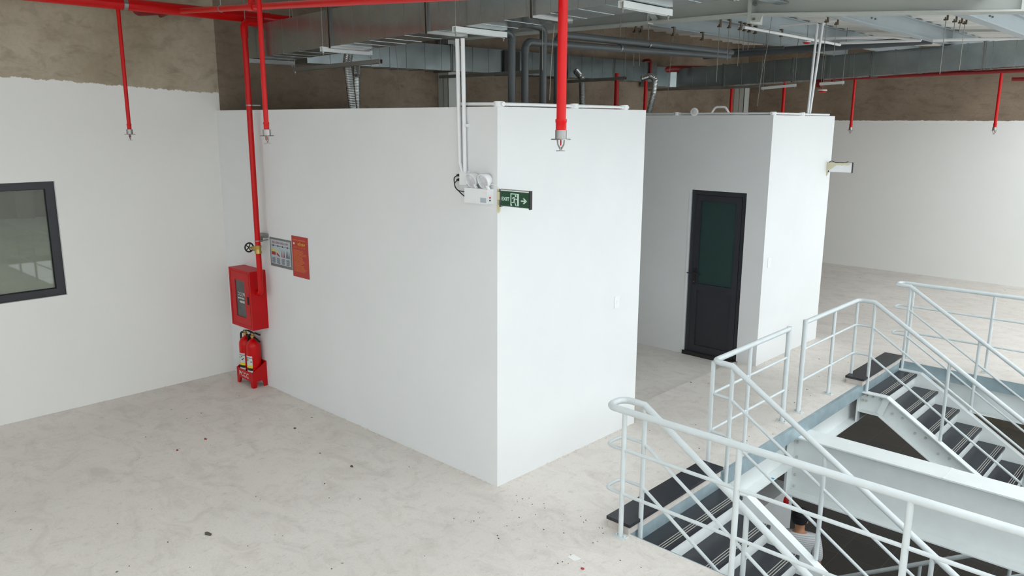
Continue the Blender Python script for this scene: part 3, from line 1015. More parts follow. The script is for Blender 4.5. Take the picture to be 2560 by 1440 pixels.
# ------------------------------------------------------------------ emergency light, exit signs, switches
t = thing('emergency_light', (-0.17, 0, 2.41), 'white twin-head emergency light on the near room wall by the corner', 'light')
ex0, ex1, ez0, ez1 = -0.306, -0.044, 2.411, 2.53
m = MB().box(ex0, ex1, -0.07, 0, ez0, ez1)
m.build('housing', 'white_plastic', t, None)
MB().box(ex0 + 0.185, ex1 - 0.012, -0.0712, -0.07, ez0 + 0.012, ez0 + 0.05).build('rating_label', 'paper_blue', t)
for zz, mt in ((ez0 + 0.052, 'red_box'), (ez0 + 0.030, 'black')):
    MB().lathe([(0.007, 0), (0.006, 0.004)], (ex1, -0.04, zz), (1, 0, 0), 12).build('button', mt, t)
ld = Vector((-0.05, -0.93, -0.30)).normalized()
for lx in (-0.235, -0.095):
    c = Vector((lx, -0.055, 2.592))
    hd = MB().lathe([(0.018, -0.055), (0.040, -0.055), (0.058, -0.01), (0.062, 0.0), (0.062, 0.014), (0.055, 0.014), (0.055, 0.004)], c, ld, 24, True).build('lamp_head', 'white_plastic', t, 40)
    MB().lathe([(0.054, 0.005), (0.045, 0.0065), (0.028, 0.0085), (0.008, 0.01)], c, ld, 24).build('lens', 'lens', hd, 60)
    MB().tube([c + Vector((0.03, 0.0, -0.03)), Vector((lx + 0.035, -0.035, ez1 - 0.002))], 0.014, 10).build('swivel', 'white_plastic', hd)
sk = thing('power_socket', (-0.36, 0, 2.535), 'white double socket box with black plugs left of the emergency light', 'socket')
MB().box(-0.402, -0.315, -0.035, 0, 2.545, 2.655).build('box', 'white_plastic', sk, None)
for zz in (2.625, 2.588):
    m = MB().lathe([(0.006, 0), (0.011, 0.012), (0.011, 0.03), (0.006, 0.045)], (-0.40, -0.018, zz), (-0.9, -0.2, -0.15), 10)
    m.build('plug', 'black', sk)
m = MB().tube(fillet([(-0.435, -0.025, 2.617), (-0.475, -0.03, 2.60), (-0.46, -0.03, 2.52), (-0.38, -0.03, 2.47), (-0.306, -0.03, 2.435)], 0.03), 0.0045, 6)
m.tube(fillet([(-0.435, -0.025, 2.58), (-0.47, -0.035, 2.55), (-0.43, -0.035, 2.50), (-0.37, -0.03, 2.49), (-0.306, -0.03, 2.492)], 0.03), 0.004, 6)
m.build('cable', 'black', sk)
MB().tube(fillet([(-0.09, -0.03, 2.535), (-0.04, -0.03, 2.57), (0.012, -0.012, 2.56), (0.035, 0.0, 2.535)], 0.02), 0.003, 6).build(
    'sign_cable', 'white_plastic', None, 35, label='thin white cable from the emergency light to the exit sign', category='cable')


def exit_sign(y, label, flip):
    s = -1 if not flip else 1      # side that carries the print
    x0, x1, z0, z1 = 0.03, 0.345, 2.40, 2.53
    t = thing('exit_sign', (0.0, y, 2.40), label, 'sign', 'exit signs')
    MB().box(x0, x1, y - 0.011, y + 0.011, z0, z1).build('panel', 'white_plastic', t, None)
    MB().box(x0 + 0.006, x1 - 0.006, y + s * 0.0115 - 0.0008, y + s * 0.0115 + 0.0008, z0 + 0.004, z1 - 0.008).build('green_face', 'green', t, None)
    for xx in (x0 - 0.006, x1 - 0.008):
        MB().box(xx, xx + 0.010, y - 0.014, y + 0.014, z0 - 0.006, z1 + 0.006).build('end_cap', 'black', t, None)
    MB().box(x0, x1, y - 0.013, y + 0.013, z1, z1 + 0.006).build('top_channel', 'steel', t)
    m = MB().box(0.0, 0.004, y - 0.02, y + 0.02, z0 - 0.05, z1 + 0.0)
    m.box(0.0, 0.028, y - 0.016, y + 0.016, z0 + 0.05, z1 - 0.02)
    if flip:
        m.prism([(0.0, y - 0.013, z1 - 0.006), (0.31, y - 0.013, z1 - 0.006), (0.31, y - 0.013, z1 - 0.03), (0.13, y - 0.013, z1 - 0.035), (0.02, y - 0.013, z1 - 0.12), (0.0, y - 0.013, z1 - 0.14)], (0, -0.006, 0))
    m.prism([(0.0, y - 0.006, z0 + 0.01), (0.022, y - 0.006, z0 + 0.01), (0.02, y - 0.006, z0 - 0.03), (0.004, y - 0.006, z0 - 0.06), (0, y - 0.006, z0 - 0.06)], (0, 0.012, 0))
    m.build('bracket', 'ivory', t, None)
    if flip:
        MB().tube(fillet([(0.03, y - 0.02, z1 + 0.002), (0.06, y - 0.02, z1 + 0.02), (0.12, y - 0.02, z1 - 0.002), (0.22, y - 0.02, z1 - 0.002), (0.29, y - 0.02, z1 + 0.016)], 0.02), 0.004, 6).build('cable', 'black', t)
    fy = y + s * 0.0125
    if not flip:
        text('EXIT', 0.038, 'sign_white', t, (x0 + 0.016, fy, z0 + 0.048), (1, 0, 0), (0, 0, 1), bold=0.0010)
        m = MB()

        def pg(pts):
            m.prism([(x0 + a, fy, z0 + b) for a, b in pts], (0, -0.0008, 0))
        # doorway frame
        pg([(0.113, 0.013), (0.122, 0.013), (0.122, 0.108), (0.113, 0.108)])
        pg([(0.122, 0.101), (0.202, 0.101), (0.202, 0.108), (0.122, 0.108)])
        pg([(0.184, 0.013), (0.202, 0.013), (0.202, 0.101), (0.184, 0.101)])
        pg([(0.122, 0.013), (0.132, 0.013), (0.122, 0.033)])
        m.build('doorway_mark', 'sign_white', t, None)
        m = MB()
        m.prism([(x0 + 0.168 + 0.0085 * math.cos(a), fy, z0 + 0.090 + 0.0085 * math.sin(a)) for a in [2 * math.pi * k / 14 for k in range(14)]], (0, -0.0008, 0))
        pg([(0.146, 0.080), (0.160, 0.080), (0.166, 0.072), (0.158, 0.048), (0.146, 0.046), (0.148, 0.062)])      # trunk
        pg([(0.160, 0.080), (0.168, 0.070), (0.182, 0.066), (0.182, 0.061), (0.164, 0.064), (0.158, 0.070)])      # front arm
        pg([(0.146, 0.080), (0.136, 0.078), (0.130, 0.066), (0.135, 0.064), (0.140, 0.073), (0.148, 0.072)])      # back arm
        pg([(0.146, 0.050), (0.158, 0.050), (0.148, 0.036), (0.126, 0.034), (0.126, 0.041), (0.142, 0.043)])      # back leg
        pg([(0.150, 0.050), (0.160, 0.052), (0.166, 0.036), (0.176, 0.014), (0.168, 0.013), (0.158, 0.034)])      # front leg
        pg([(0.176, 0.014), (0.184, 0.017), (0.182, 0.012), (0.168, 0.011)])
        m.build('running_figure', 'sign_white', t, None)
        m = MB()
        pg([(0.224, 0.061), (0.266, 0.061), (0.266, 0.051), (0.224, 0.051)])
        pg([(0.243, 0.078), (0.258, 0.078), (0.286, 0.0565), (0.266, 0.0565)])
        pg([(0.243, 0.035), (0.258, 0.035), (0.286, 0.0555), (0.266, 0.0555)])
        m.build('arrow', 'sign_white', t, None)
    return t


exit_sign(0.012, 'green EXIT sign with running figure and arrow on the near corner', False)
exit_sign(6.46, 'blank white back of an exit sign beyond the far room', True)


def wall_switch(y, z, label):
    t = thing('light_switch', (0, y, z - 0.06), label, 'switch', 'wall switches')
    MB().box(0, 0.008, y - 0.037, y + 0.037, z - 0.06, z + 0.06).build('plate', 'white_plastic', t, None)
    MB().prism([(0.008, y - 0.01, z - 0.016), (0.008, y + 0.01, z - 0.016), (0.008, y + 0.01, z + 0.016), (0.008, y - 0.01, z + 0.016)], (0.004, 0, 0)).build('rocker', 'white_plastic', t, None)


wall_switch(1.642, 1.35, 'white wall switch on the right face of the near room')
wall_switch(4.881, 1.33, 'white wall switch on the right face of the far room')

# ------------------------------------------------------------------ white conduits
def conduit(label, paths, boxes=(), clips=(), r=0.013, open_end=None, group=None):
    p0 = Vector(paths[0][0])
    t = thing('conduit', p0, label, 'conduit', group)
    for p in paths:
        MB().tube(fillet(p, 0.04, 5), r, 10).build('tube', 'white_plastic', t)
    for c, ax in boxes:
        m = MB().lathe([(0.036, -0.02), (0.036, 0.02)], c, (0, 0, 1), 14)
        d = Vector(ax).normalized() * 0.055
        m.tube([Vector(c) - d, Vector(c) + d], 0.018, 10)
        m.build('junction_box', 'white_plastic', t)
    for c in clips:
        m = MB().box(c[0] - 0.012, c[0] + 0.035, c[1] - 0.012, c[1] + 0.02, c[2] - 0.012, c[2] + 0.012)
        m.build('clip', 'white_plastic', t)
    return t


conduit('pair of white conduits dropping to the emergency light', [
    [(-0.425, -0.022, 3.69), (-0.405, -0.022, 2.72), (-0.378, -0.022, 2.65)],
    [(-0.362, -0.022, 3.69), (-0.348, -0.022, 2.655)]], clips=[(-0.350, -0.02, 3.02)], r=0.0165)
zt = HA + 0.02
conduit('white conduit lying along the top edge of the near room', [
    [(-0.47, 0.03, zt + 0.005), (0.012 - 0.02, 0.03, zt)], [(-0.01, 0.03, zt), (-0.012, 1.72, zt - 0.0)]],
    boxes=[((-0.015, 0.03, zt), (1, 0, 0)), ((-0.012, 0.95, zt), (0, 1, 0)), ((-0.012, 1.68, zt), (0, 1, 0))], r=0.014)
zt = HB + 0.018
conduit('white conduit lying along the top edge of the far room', [
    [(-2.1, 4.74, zt), (-0.02, 4.74, zt)], [(-0.012, 4.74, zt), (-0.012, 6.4, zt)]],
    boxes=[((-1.35, 4.74, zt), (1, 0, 0)), ((-0.015, 4.74, zt), (0, 1, 0)), ((-0.012, 5.55, zt), (0, 1, 0))], r=0.013)
conduit('twin white conduits rising from the far room to the roof steel', [
    [(-0.05, 5.80, HB), (-0.04, 5.86, 4.30), (-0.55, 5.86, 4.30)],
    [(-0.05, 5.86, HB), (-0.02, 5.98, 4.32), (0.55, 5.98, 4.36)]], r=0.016)
MB().tube(fillet([(-0.85, 4.75, HB + 0.02), (-0.80, 4.75, HB + 0.10), (-0.66, 4.75, HB + 0.10), (-0.60, 4.75, HB + 0.02)], 0.06), 0.014, 8).build(
    'cable_sleeve', 'white_plastic', None, 35, label='curved white cable sleeve on the far room wall', category='cable')
c = Vector((-1.067, 4.70, 3.185))
t = thing('ceiling_lamp', (c.x, c.y, HB), 'round white downlight leaning on the top edge of the far room', 'lamp')
ax = Vector((0.25, -0.95, 0.1)).normalized()
MB().lathe([(0.02, -0.03), (0.035, -0.012), (0.052, -0.004), (0.052, 0.004), (0.040, 0.008)], c, ax, 24).build('rim', 'white_plastic', t, 40)
MB().lathe([(0.036, 0.006), (0.030, 0.010), (0.012, 0.013)], c, ax, 20).build('diffuser', 'label_white', t, 60)


# ------------------------------------------------------------------ roof steel
t = thing('roof_rafter', (0, 3.5, 4.15), 'big pale steel rafter crossing under the roof above both rooms', 'beam')
SPL = 0.30
zr0 = 4.145


def tapered(name, xa, za_, xb, zb_):
    m = MB()
    m.bar((xa, 3.5, za_ + 0.008), (xb, 3.5, zb_ + 0.008), 0.24, 0.016)
    m.bar((xa, 3.5, roof_z(xa) - 0.01), (xb, 3.5, roof_z(xb) - 0.01), 0.24, 0.016)
    m.prism([(xa, 3.496, za_ + 0.016), (xb, 3.496, zb_ + 0.016), (xb, 3.496, roof_z(xb) - 0.018), (xa, 3.496, roof_z(xa) - 0.018)], (0, 0.008, 0))
    m.build(name, 'rafter', t, None)


tapered('left_length', XL, zr0 + 0.05, SPL, zr0)
tapered('right_length', SPL, zr0 - 0.01, XR, zr0 - 0.01 - 0.073 * (XR - SPL))
m = MB().box(SPL - 0.02, SPL + 0.02, 3.37, 3.63, zr0 - 0.09, roof_z(SPL) - 0.02)
m.prism([(SPL + 0.02, 3.40, zr0 - 0.085), (SPL + 0.02, 3.40, zr0 - 0.01), (SPL + 0.14, 3.40, zr0 - 0.01), (SPL + 0.11, 3.40, zr0 - 0.085)], (0, 0.008, 0))
m.prism([(SPL - 0.02, 3.40, zr0 - 0.02), (SPL - 0.02, 3.40, zr0), (SPL - 0.08, 3.40, zr0)], (0, 0.008, 0))
sp = m.build('splice_plates', 'rafter', t, None)
for zz in (zr0 - 0.055, zr0 + 0.09, zr0 + 0.2):
    MB().lathe([(0.02, 0), (0.02, 0.012), (0.013, 0.013), (0.013, 0.035)], (SPL + 0.045, 3.415, zz), (0, -1, 0), 6).build('bolt', 'steel', sp)
for x in (-0.95, 2.72):
    MB().box(x - 0.006, x + 0.006, 3.385, 3.497, zr0 - 0.06 + (0.06 if x < 0 else -0.115), roof_z(x) - 0.03).build('stiffener', 'rafter', t, None)
# fly brace from rafter flange
MB().bar((-1.02, 3.40, 4.38), (-0.86, 3.42, zr0 + 0.03), 0.012, 0.06).build('brace', 'rafter', t, None)

PUR = (-2.36, -0.98, 0.60, 1.88)
for i, x in enumerate(PUR):
    lab = ['roof joist over the grey drain pipes', 'roof joist carrying the row of beam clamps', 'roof joist right of the rafter splice',
           'roof joist at the upper right', 'roof joist beyond the right picture edge', 'last roof joist to the right'][i]
    t = thing('roof_joist', (x, 6.0, 4.2), 'blue-grey steel ' + lab, 'beam', 'roof joists')
    m = MB()
    zo = joist_z(x)
    i_section(m, (x, 3.51, zo), (x, YF, zo), 0.215, 0.12, 0.007, 0.011)
    m.build('joist_body', 'purlin', t, None)
    if -3 < x < 2:
        for yy in (5.9, 6.02):
            for zz in (zo + 0.09, zo + 0.14):
                MB().lathe([(0.011, 0), (0.011, 0.02)], (x + 0.004, yy, zz), (1, 0, 0), 6).build('bolt', 'steel', t)
# near bay joists over the big duct
for i, x in enumerate((-2.9, -1.2, 0.6, 2.4)):
    t = thing('roof_joist', (x, -2.0, 4.3), 'dark roof joist above the big duct, %s' % ('nearest the left wall', 'second from the left wall', 'third from the left wall', 'farthest from the left wall')[i], 'beam', 'near bay joists')
    m = MB()
    i_section(m, (x, YB, joist_z(x)), (x, 3.49, joist_z(x)), 0.21, 0.12, 0.007, 0.011)
    m.build('joist_body', 'purlin', t, None)
for nm, (x0, x1, y0, y1, zz) in {'grey steel column against the left wall behind the near room': (-4.6, -4.38, 3.44, 3.66, 4.2),
                                 'pale steel column in the far left corner': (-4.6, -4.36, 12.35, 12.6, 4.2)}.items():
    t = thing('steel_column', ((x0 + x1) / 2, (y0 + y1) / 2, 0), nm, 'column')
    m = MB().box(x0, x1, y0, y0 + 0.012, 0, zz).box(x0, x1, y1 - 0.012, y1, 0, zz).box((x0 + x1) / 2 - 0.004, (x0 + x1) / 2 + 0.004, y0, y1, 0, zz)
    m.box(x1 - 0.012, x1, y0, y1, 0, zz)
    m.build('column_body', 'rafter', t, None)


# ------------------------------------------------------------------ ducts
def duct(label, p0, p1, w_dir, w, h, seams, flanges, mat='galv', seam=0.0018):
    """rectangular sheet duct; p0/p1 run along the lower front edge, w_dir points to its back"""
    p0, p1, wd = Vector(p0), Vector(p1), Vector(w_dir)
    L = (p1 - p0).length
    d = (p1 - p0) / L
    up = wd.cross(d)
    if up.z < 0:
        up = -up
    t = thing('air_duct', (p0 + p1) / 2, label, 'duct')
    cuts = sorted(set([0.0, L] + list(seams)))
    for a, b in zip(cuts, cuts[1:]):
        # every sheet is cross-broken: its middle stands a few millimetres proud
        A, B = p0 + d * (a + 0.001), p0 + d * (b - 0.001)
        m = MB()
        k = 0
        ring = []
        for q in (A, B):
            ring.append([q, q + wd * w, q + wd * w + up * h, q + up * h])
        m.v += ring[0] + ring[1]
        proud = 0.0035 * random.uniform(0.2, 1.0)
        cen = []
        for i in range(4):
            j = (i + 1) % 4
            nrm = [-up, wd, up, -wd][i]
            c = (ring[0][i] + ring[0][j] + ring[1][i] + ring[1][j]) / 4 + nrm * proud
            k = len(m.v)
            m.v.append(c)
            for e in ((i, j), (j, 4 + j), (4 + j, 4 + i), (4 + i, i)):
                m.f.append([e[0], e[1], k])
        m.f.append([0, 3, 2, 1])
        m.f.append([4, 5, 6, 7])
        m.build('sheet', mat, t, 25)
        if 0 < a:
            q = p0 + d * a
            mm = MB()
            e = seam
            mm.obox(q + wd * (w / 2) + up * (h / 2), d * (seam * 1.2), wd * (w / 2 + e), up * (h / 2 + e))
            mm.build('seam', mat, t, None)
    for a in flanges:
        q = p0 + d * a
        mm = MB()
        e = 0.018
        for o_ in (-0.013, 0.013):
            mm.obox(q + d * o_ + wd * (w / 2) + up * (h / 2), d * 0.005, wd * (w / 2 + e), up * (h / 2 + e))
        mm.build('flange', 'steel', t, None)
    return t


def spaced(L, step, jit=0.03, start=0.0):
    out = []
    a = start + step
    while a < L - 0.1:
        out.append(a + random.uniform(-jit, jit))
        a += step
    return out


A0, A1 = Vector((-3.78, 0.02, 3.705)), Vector((1.16, 0.02, 3.825))
A1 = A0 + (A1 - A0) * 1.45
LA = (A1 - A0).length
duct('large galvanised duct running over the front of the near room', A0, A1, (0, 1, 0), 0.42, 0.335, spaced(LA, 0.24), [1.55, 2.95, 4.12, 5.5])
B0, B1 = Vector((-4.2, 1.0, 3.735)), Vector((-4.2, 8.55, 3.80))
duct('galvanised duct along the left wall behind the near room', B0, B1, (-1, 0, 0), 0.36, 0.345, spaced(7.5, 0.31), [2.35, 3.6, 4.9, 6.2], seam=0.005)
C0 = P(1690, 222, y=9.0)
C1 = P(2560, 164, y=9.0)
C1 = C0 + (C1 - C0) * 1.3
duct('long galvanised duct crossing in front of the far wall', C0, C1, (0, 1, 0), 0.4, 0.37, spaced((C1 - C0).length, 0.33), [1.0, 2.3, 3.6, 5.2], seam=0.008)
# elbow that joins the two
t = thing('duct_elbow', (-4.2, 8.9, 3.75), 'galvanised duct elbow in the far left corner', 'duct')
m = MB()
poly = [(-4.2, 8.55), (-4.56, 8.55), (-4.56, 9.1), (-4.3, 9.4), (-3.9, 9.4), (C0.x, 9.4), (C0.x, 9.0), (-4.12, 8.9)]
m.prism([(a, b, 3.72) for a, b in poly], (0, 0, 0.36))
m.build('elbow_body', 'galv', t, 20)
# open spigot on the side of the left duct, a solid block with the shade inside painted black
t = thing('duct_opening', (-4.19, 4.55, 3.76), 'outlet with its shaded mouth painted black in the left wall duct behind the grey pipes', 'duct')
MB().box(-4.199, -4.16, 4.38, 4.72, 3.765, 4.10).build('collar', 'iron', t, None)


# hangers of the big duct: strut under it, two rods
def hanger(label, p0, p1, ztop, mat='white_steel', size=0.041, rods=True, rmat='rod'):
    p0, p1 = Vector(p0), Vector(p1)
    t = thing('duct_hanger', (p0 + p1) / 2, label, 'hanger', 'duct hangers')
    d = (p1 - p0).normalized()
    m = MB()
    m.bar(p0, p1, size, 0.004)
    side = d.cross(Vector((0, 0, 1))).normalized()
    for s in (-1, 1):
        m.bar(p0 + side * s * (size / 2) - Vector((0, 0, size / 2)), p1 + side * s * (size / 2) - Vector((0, 0, size / 2)), 0.004, size)
    m.build('strut', mat, t, None)
    if rods:
        for q in (p0 + d * 0.02, p1 - d * 0.02):
            MB().tube([q - Vector((0, 0, size + 0.03)), Vector((q.x, q.y, ztop))], 0.005, 6).build('rod', rmat, t)
            MB().lathe([(0.011, 0), (0.011, 0.01)], q - Vector((0, 0, size + 0.012)), (0, 0, 1), 6).build('nut', 'steel', t)
    return t


def za(x):
    return A0.z + (A1.z - A0.z) * (x - A0.x) / (A1.x - A0.x)


for x, lab in ((-3.72, 'duct hanger at the left end of the large duct'), (-2.28, 'cream duct hanger left of the foil ducts'), (-0.42, 'white duct hanger above the emergency light conduits'), (1.18, 'white duct hanger right of the big red sprinkler pipe')):
    hanger(lab, (x, -0.06, za(x) - 0.006), (x, 0.52, za(x) - 0.006), roof_z(x), 'galv_dark' if x < -3 else 'white_steel')
for (u0, v0, u1, v1, zz, lab) in ((735, 170, 952, 143, 3.66, 'grey strut under the left wall duct near the foil ducts'), (1100, 189, 1352, 174, 3.70, 'dark strut behind the grey drain pipes'),
                                  (1420, 201, 1565, 188, 3.72, 'short strut left of the curved foil duct')):
    xa_ = -4.25
    a = P(u0, v0, z=zz)
    b = P(u1, v1, z=zz)
    yy = (a.y + b.y) / 2
    a = P(u0, v0, y=yy)
    b = P(u1, v1, y=yy)
    hanger(lab, a, Vector((b.x, yy, (a.z + b.z) / 2)), 4.9, 'galv_dark')
a = P(1573, 224, y=8.9)
b = P(1905, 213, y=8.9)
hanger('dark strut under the duct by the curved foil duct', a, b, 4.4, 'galv_dark')
a = P(1905, 218, y=8.9)
b = P(1945, 214, y=8.9)
hanger('white strut under the far duct', a + Vector((0, 0, 0.0)), P(1990, 210, y=8.9), 4.6, 'white_steel')
a = P(2050, 207, y=8.9)
hanger('white strut under the far duct beside the red alarm', a, P(2110, 203, y=8.9), 4.6, 'white_steel')


# ------------------------------------------------------------------ foil flexible ducts
def flex(label, path, r):
    pts = fillet(path, 0.09, 8)
    # resample
    q = [pts[0]]
    for a, b in zip(pts, pts[1:]):
        n = max(1, int((b - a).length / 0.006))
        for i in range(1, n + 1):
            q.append(a + (b - a) * i / n)
    rs = [r * (1 + 0.10 * math.cos(i * 2 * math.pi / 3.0)) for i in range(len(q))]
    t = thing('flexible_duct', q[-1], label, 'duct', 'foil flexible ducts')
    MB().tube(q, rs, 14).build('foil_hose', 'foil', t, 20)
    MB().tube([q[0], q[3]], r * 1.12, 14).build('collar', 'steel', t)


flex('ribbed foil duct dropping into the near room, right one of the left pair', [(-2.98, 0.75, 3.80), (-3.02, 0.75, 3.68), (-2.96, 0.78, 3.0)], 0.047)
flex('ribbed foil duct dropping into the near room, left one of the left pair', [(-3.9, 1.5, 3.72), (-3.84, 1.45, 3.6), (-3.86, 1.45, 3.0)], 0.042)
q0 = P(1457, 195, x=-3.95)
flex('dark ribbed foil duct right of the big red sprinkler pipe', [(-4.1, q0.y, q0.z + 0.12), (-3.97, q0.y, q0.z), (-3.93, q0.y, 3.0)], 0.05)
flex('bright curved foil duct dropping behind the far room edge', [P(1606, 196, y=5.2), P(1640, 186, y=5.2), P(1634, 235, y=5.2), P(1618, 300, y=5.2)], 0.04)


# ------------------------------------------------------------------ grey drain pipes
def drain(label, path, r=0.036, collars=()):
    t = thing('drain_pipe', path[0], label, 'pipe', 'grey drain pipes')
    MB().tube(fillet(path, 0.07, 6), r, 16).build('pipe_body', 'pvc', t, 40)
    for c, d in collars:
        MB().lathe([(r + 0.004, -0.03), (r + 0.004, 0.03)], c, d, 16).build('socket', 'pvc', t)
    return t


px_ = -0.95
drain('grey drain pipe inside the near room, leftmost, bending toward the camera', [(px_, 1.16, 3.0), (px_, 1.16, 3.86), (px_ + 0.0, 0.5, 3.90)], collars=[((px_, 1.16, 3.80), (0, 0, 1))])
drain('grey drain pipe inside the near room, second from the left', [(px_, 1.345, 3.0), (px_, 1.345, 3.80), (px_, 5.30, 3.90)], collars=[((px_, 1.345, 3.72), (0, 0, 1))])
drain('grey drain pipe inside the near room, third from the left', [(px_, 1.61, 3.0), (px_, 1.61, 3.95), (px_, 0.75, 4.0)], collars=[((px_, 1.61, 3.88), (0, 0, 1))])
drain('grey drain pipe inside the near room, behind the big red sprinkler pipe', [(px_, 1.83, 3.0), (px_, 1.83, 3.905), (px_, 5.36, 3.955)], r=0.038, collars=[((px_, 1.83, 3.84), (0, 0, 1)), ((px_, 5.25, 3.953), (0, 1, 0))])
for (u, v) in ((1549, 122), (1620, 117)):
    c = P(u, v, x=px_)
    t = thing('pipe_clip', c, 'bright pipe clip on the grey drain pipes, %s one' % ('left' if u < 1600 else 'right'), 'clip')
    MB().lathe([(0.043, -0.012), (0.043, 0.012)], (px_, c.y, 3.92 if u > 1600 else 3.845), (0, 1, 0), 16).build('band', 'steel', t)
    MB().tube([(px_, c.y, 3.95), (px_, c.y, 4.19)], 0.005, 6).build('rod', 'rod', t)
drain('long grey pipe crossing high in front of the far wall', [P(1760, 140, y=8.6), P(2330, 100, y=8.6)], r=0.06)
drain('thin grey rail pipe above the long crossing pipe', [P(1700, 133, y=8.2), P(1960, 118, y=8.2)], r=0.022)

# ------------------------------------------------------------------ red sprinkler pipes
HEAD_PARTS = [
    ('escutcheon', 'steel', MB().lathe([(0.030, 0.0), (0.030, 0.045)], (0, 0, 0.04), (0, 0, 1), 16).lathe([(0.052, 0), (0.050, 0.004)], (0, 0, 0.036), (0, 0, 1), 20)),
    ('frame_arms', 'steel', MB().tube([(0.024, 0, 0.04), (0.02, 0, 0.012), (0.004, 0, -0.01)], 0.004, 6).tube([(-0.024, 0, 0.04), (-0.02, 0, 0.012), (-0.004, 0, -0.01)], 0.004, 6).tube([(0, 0, 0.0), (0, 0, -0.02)], 0.006, 8)),
    ('bulb', 'red_box', MB().lathe([(0.003, 0), (0.004, 0.01), (0.004, 0.02), (0.003, 0.03)], (0, 0, 0.006), (0, 0, 1), 8)),
    ('deflector', 'steel', MB().lathe([(0.024, 0), (0.024, 0.003)], (0, 0, -0.022), (0, 0, 1), 12)),
]
HEAD_PARTS = [(n, m.mesh(n, mt)) for n, mt, m in HEAD_PARTS]


def sprinkler(label, x, y, zbot, ztop, r):
    t = thing('sprinkler_drop', (x, y, zbot - 0.06), label, 'sprinkler', 'red sprinkler drops')
    MB().tube([(x, y, zbot), (x, y, ztop)], r, 16).build('drop_pipe', 'red', t)
    m = MB().lathe([(r * 1.12, 0), (r * 1.12, 0.04), (r * 1.22, 0.045), (r * 1.22, 0.06)], (x, y, zbot - 0.005), (0, 0, 1), 16)
    m.build('reducer', 'red', t)
    for n, me in HEAD_PARTS:
        put(n, me, t, loc=(x, y, zbot - 0.085))
    return t


sprinkler('big red sprinkler drop in the foreground, in front of the near corner', 1.70, -1.262, 3.01, 4.10, 0.0245)
sprinkler('bright red sprinkler drop in front of the red standpipe', -1.20, -1.287, 2.985, 4.02, 0.0185)
sprinkler('dark red sprinkler drop in front of the left wall', -3.9, -1.262, 2.96, 4.13, 0.0185)
q = P(2127, 318, y=9.3)
sprinkler('dark red sprinkler drop in front of the far wall beside the far room', q.x, 9.3, q.z, 3.78, 0.022)
q = P(2487, 318, y=9.3)
sprinkler('dark red sprinkler drop at the far right near the picture edge', q.x, 9.3, q.z, 3.80, 0.022)

t = thing('sprinkler_main', (-3.9, -1.0, 4.15), 'thick red sprinkler main along the upper left', 'pipe')
MB().tube([(-3.9, YB + 0.3, 4.14), (-3.9, 0.62, 4.155)], 0.058, 18).build('main_pipe', 'red', t)
MB().lathe([(0.061, -0.02), (0.061, 0.02)], (-3.9, -1.2, 4.15), (0, 1, 0), 18).build('clamp_band', 'steel', t)
MB().lathe([(0.065, -0.05), (0.065, 0.05)], (-3.9, 0.3, 4.155), (0, 1, 0), 18).build('coupling', 'red', t)
t = thing('sprinkler_branch', (-1.5, -1.2, 4.0), 'thin red sprinkler branch rising behind the bright red drop', 'pipe')
a = P(462, 27, y=-0.72)
b = P(943, 0, y=-1.27)
dd = (b - a)
MB().tube([a - dd * 0.03, b + dd * 0.8], 0.026, 14).build('branch_pipe', 'red', t)
c = a + dd * 0.46
MB().tube([c - dd.normalized() * 0.06, c + dd.normalized() * 0.06], 0.034, 14).tube([c, c + Vector((0, 0, 0.2))], 0.03, 12).build('tee', 'red', t)
c = a + dd * 0.27
MB().tube([c - dd.normalized() * 0.008, c + dd.normalized() * 0.008], 0.031, 14).tube([c + Vector((0, 0, 0.02)), c + Vector((0, 0, 0.5))], 0.006, 6).build('pipe_hanger', 'galv_dark', t)
t = thing('sprinkler_stub', P(335, 38, x=-4.2), 'short dark red pipe with an elbow behind the thick main', 'pipe')
a, b = P(338, 33, x=-4.3), P(420, 30, x=-4.3)
MB().tube(fillet([a + Vector((0, 0, 0.12)), a, b, b + Vector((-0.3, 0.05, 0))], 0.04), 0.028, 12).build('stub_pipe', 'red_dark', t)
t = thing('sprinkler_main', (1.0, 9.3, 3.77), 'dark red sprinkler pipe under the far duct', 'pipe')
a, b = P(2060, 198, y=9.3), P(2560, 176, y=9.3)
MB().tube([a, a + (b - a) * 1.3], 0.03, 12).build('main_pipe', 'red_dark', t)
MB().tube([P(2530, 198, y=9.5), P(2600, 197, y=9.5)], 0.03, 12).build('branch_pipe', 'red_dark', t)
for (u, v0, v1, yy, lab) in ((1539, 200, 300, 6.0, 'dark red drop pipe left of the curved foil duct'), (1611, 215, 300, 7.2, 'dark red drop pipe beside the curved foil duct'),
                             (1825, 212, 300, 10.5, 'dark red drop pipe near the far left corner'), (1955, 205, 300, 9.6, 'red drop pipe left of the twin white conduits')):
    t = thing('red_drop_pipe', (P(u, v1, y=yy).x, yy, 0), lab, 'pipe', 'distant red drop pipes')
    a = P(u, v1, y=yy)
    MB().tube([Vector((a.x, a.y, 0)), Vector((a.x, a.y, P(u, v0, y=yy).z + 0.1))], 0.03 if u != 1539 else 0.036, 12).build('drop_pipe', 'red', t)
# red loop and pipe run above the wall duct
t = thing('red_pipe_loop', P(1615, 175, y=8.2), 'dark red pipe with an upright loop behind the wall duct', 'pipe')
a, b = P(1606, 190, y=8.3), P(1626, 190, y=8.3)
top = P(1615, 150, y=8.3).z
MB().tube(fillet([a, (a.x, a.y, top), (b.x, b.y, top), b], 0.05), 0.024, 12).build('loop', 'red_dark', t)
a, b, c = P(1590, 178, y=8.4), P(1650, 168, y=8.9), P(1760, 176, y=9.2)
m = MB().tube([P(1600, 184, y=8.45), P(1680, 172, y=8.9), P(1765, 172, y=9.6)], 0.06, 12)
m.build('pipe_run', 'red_dark', t)


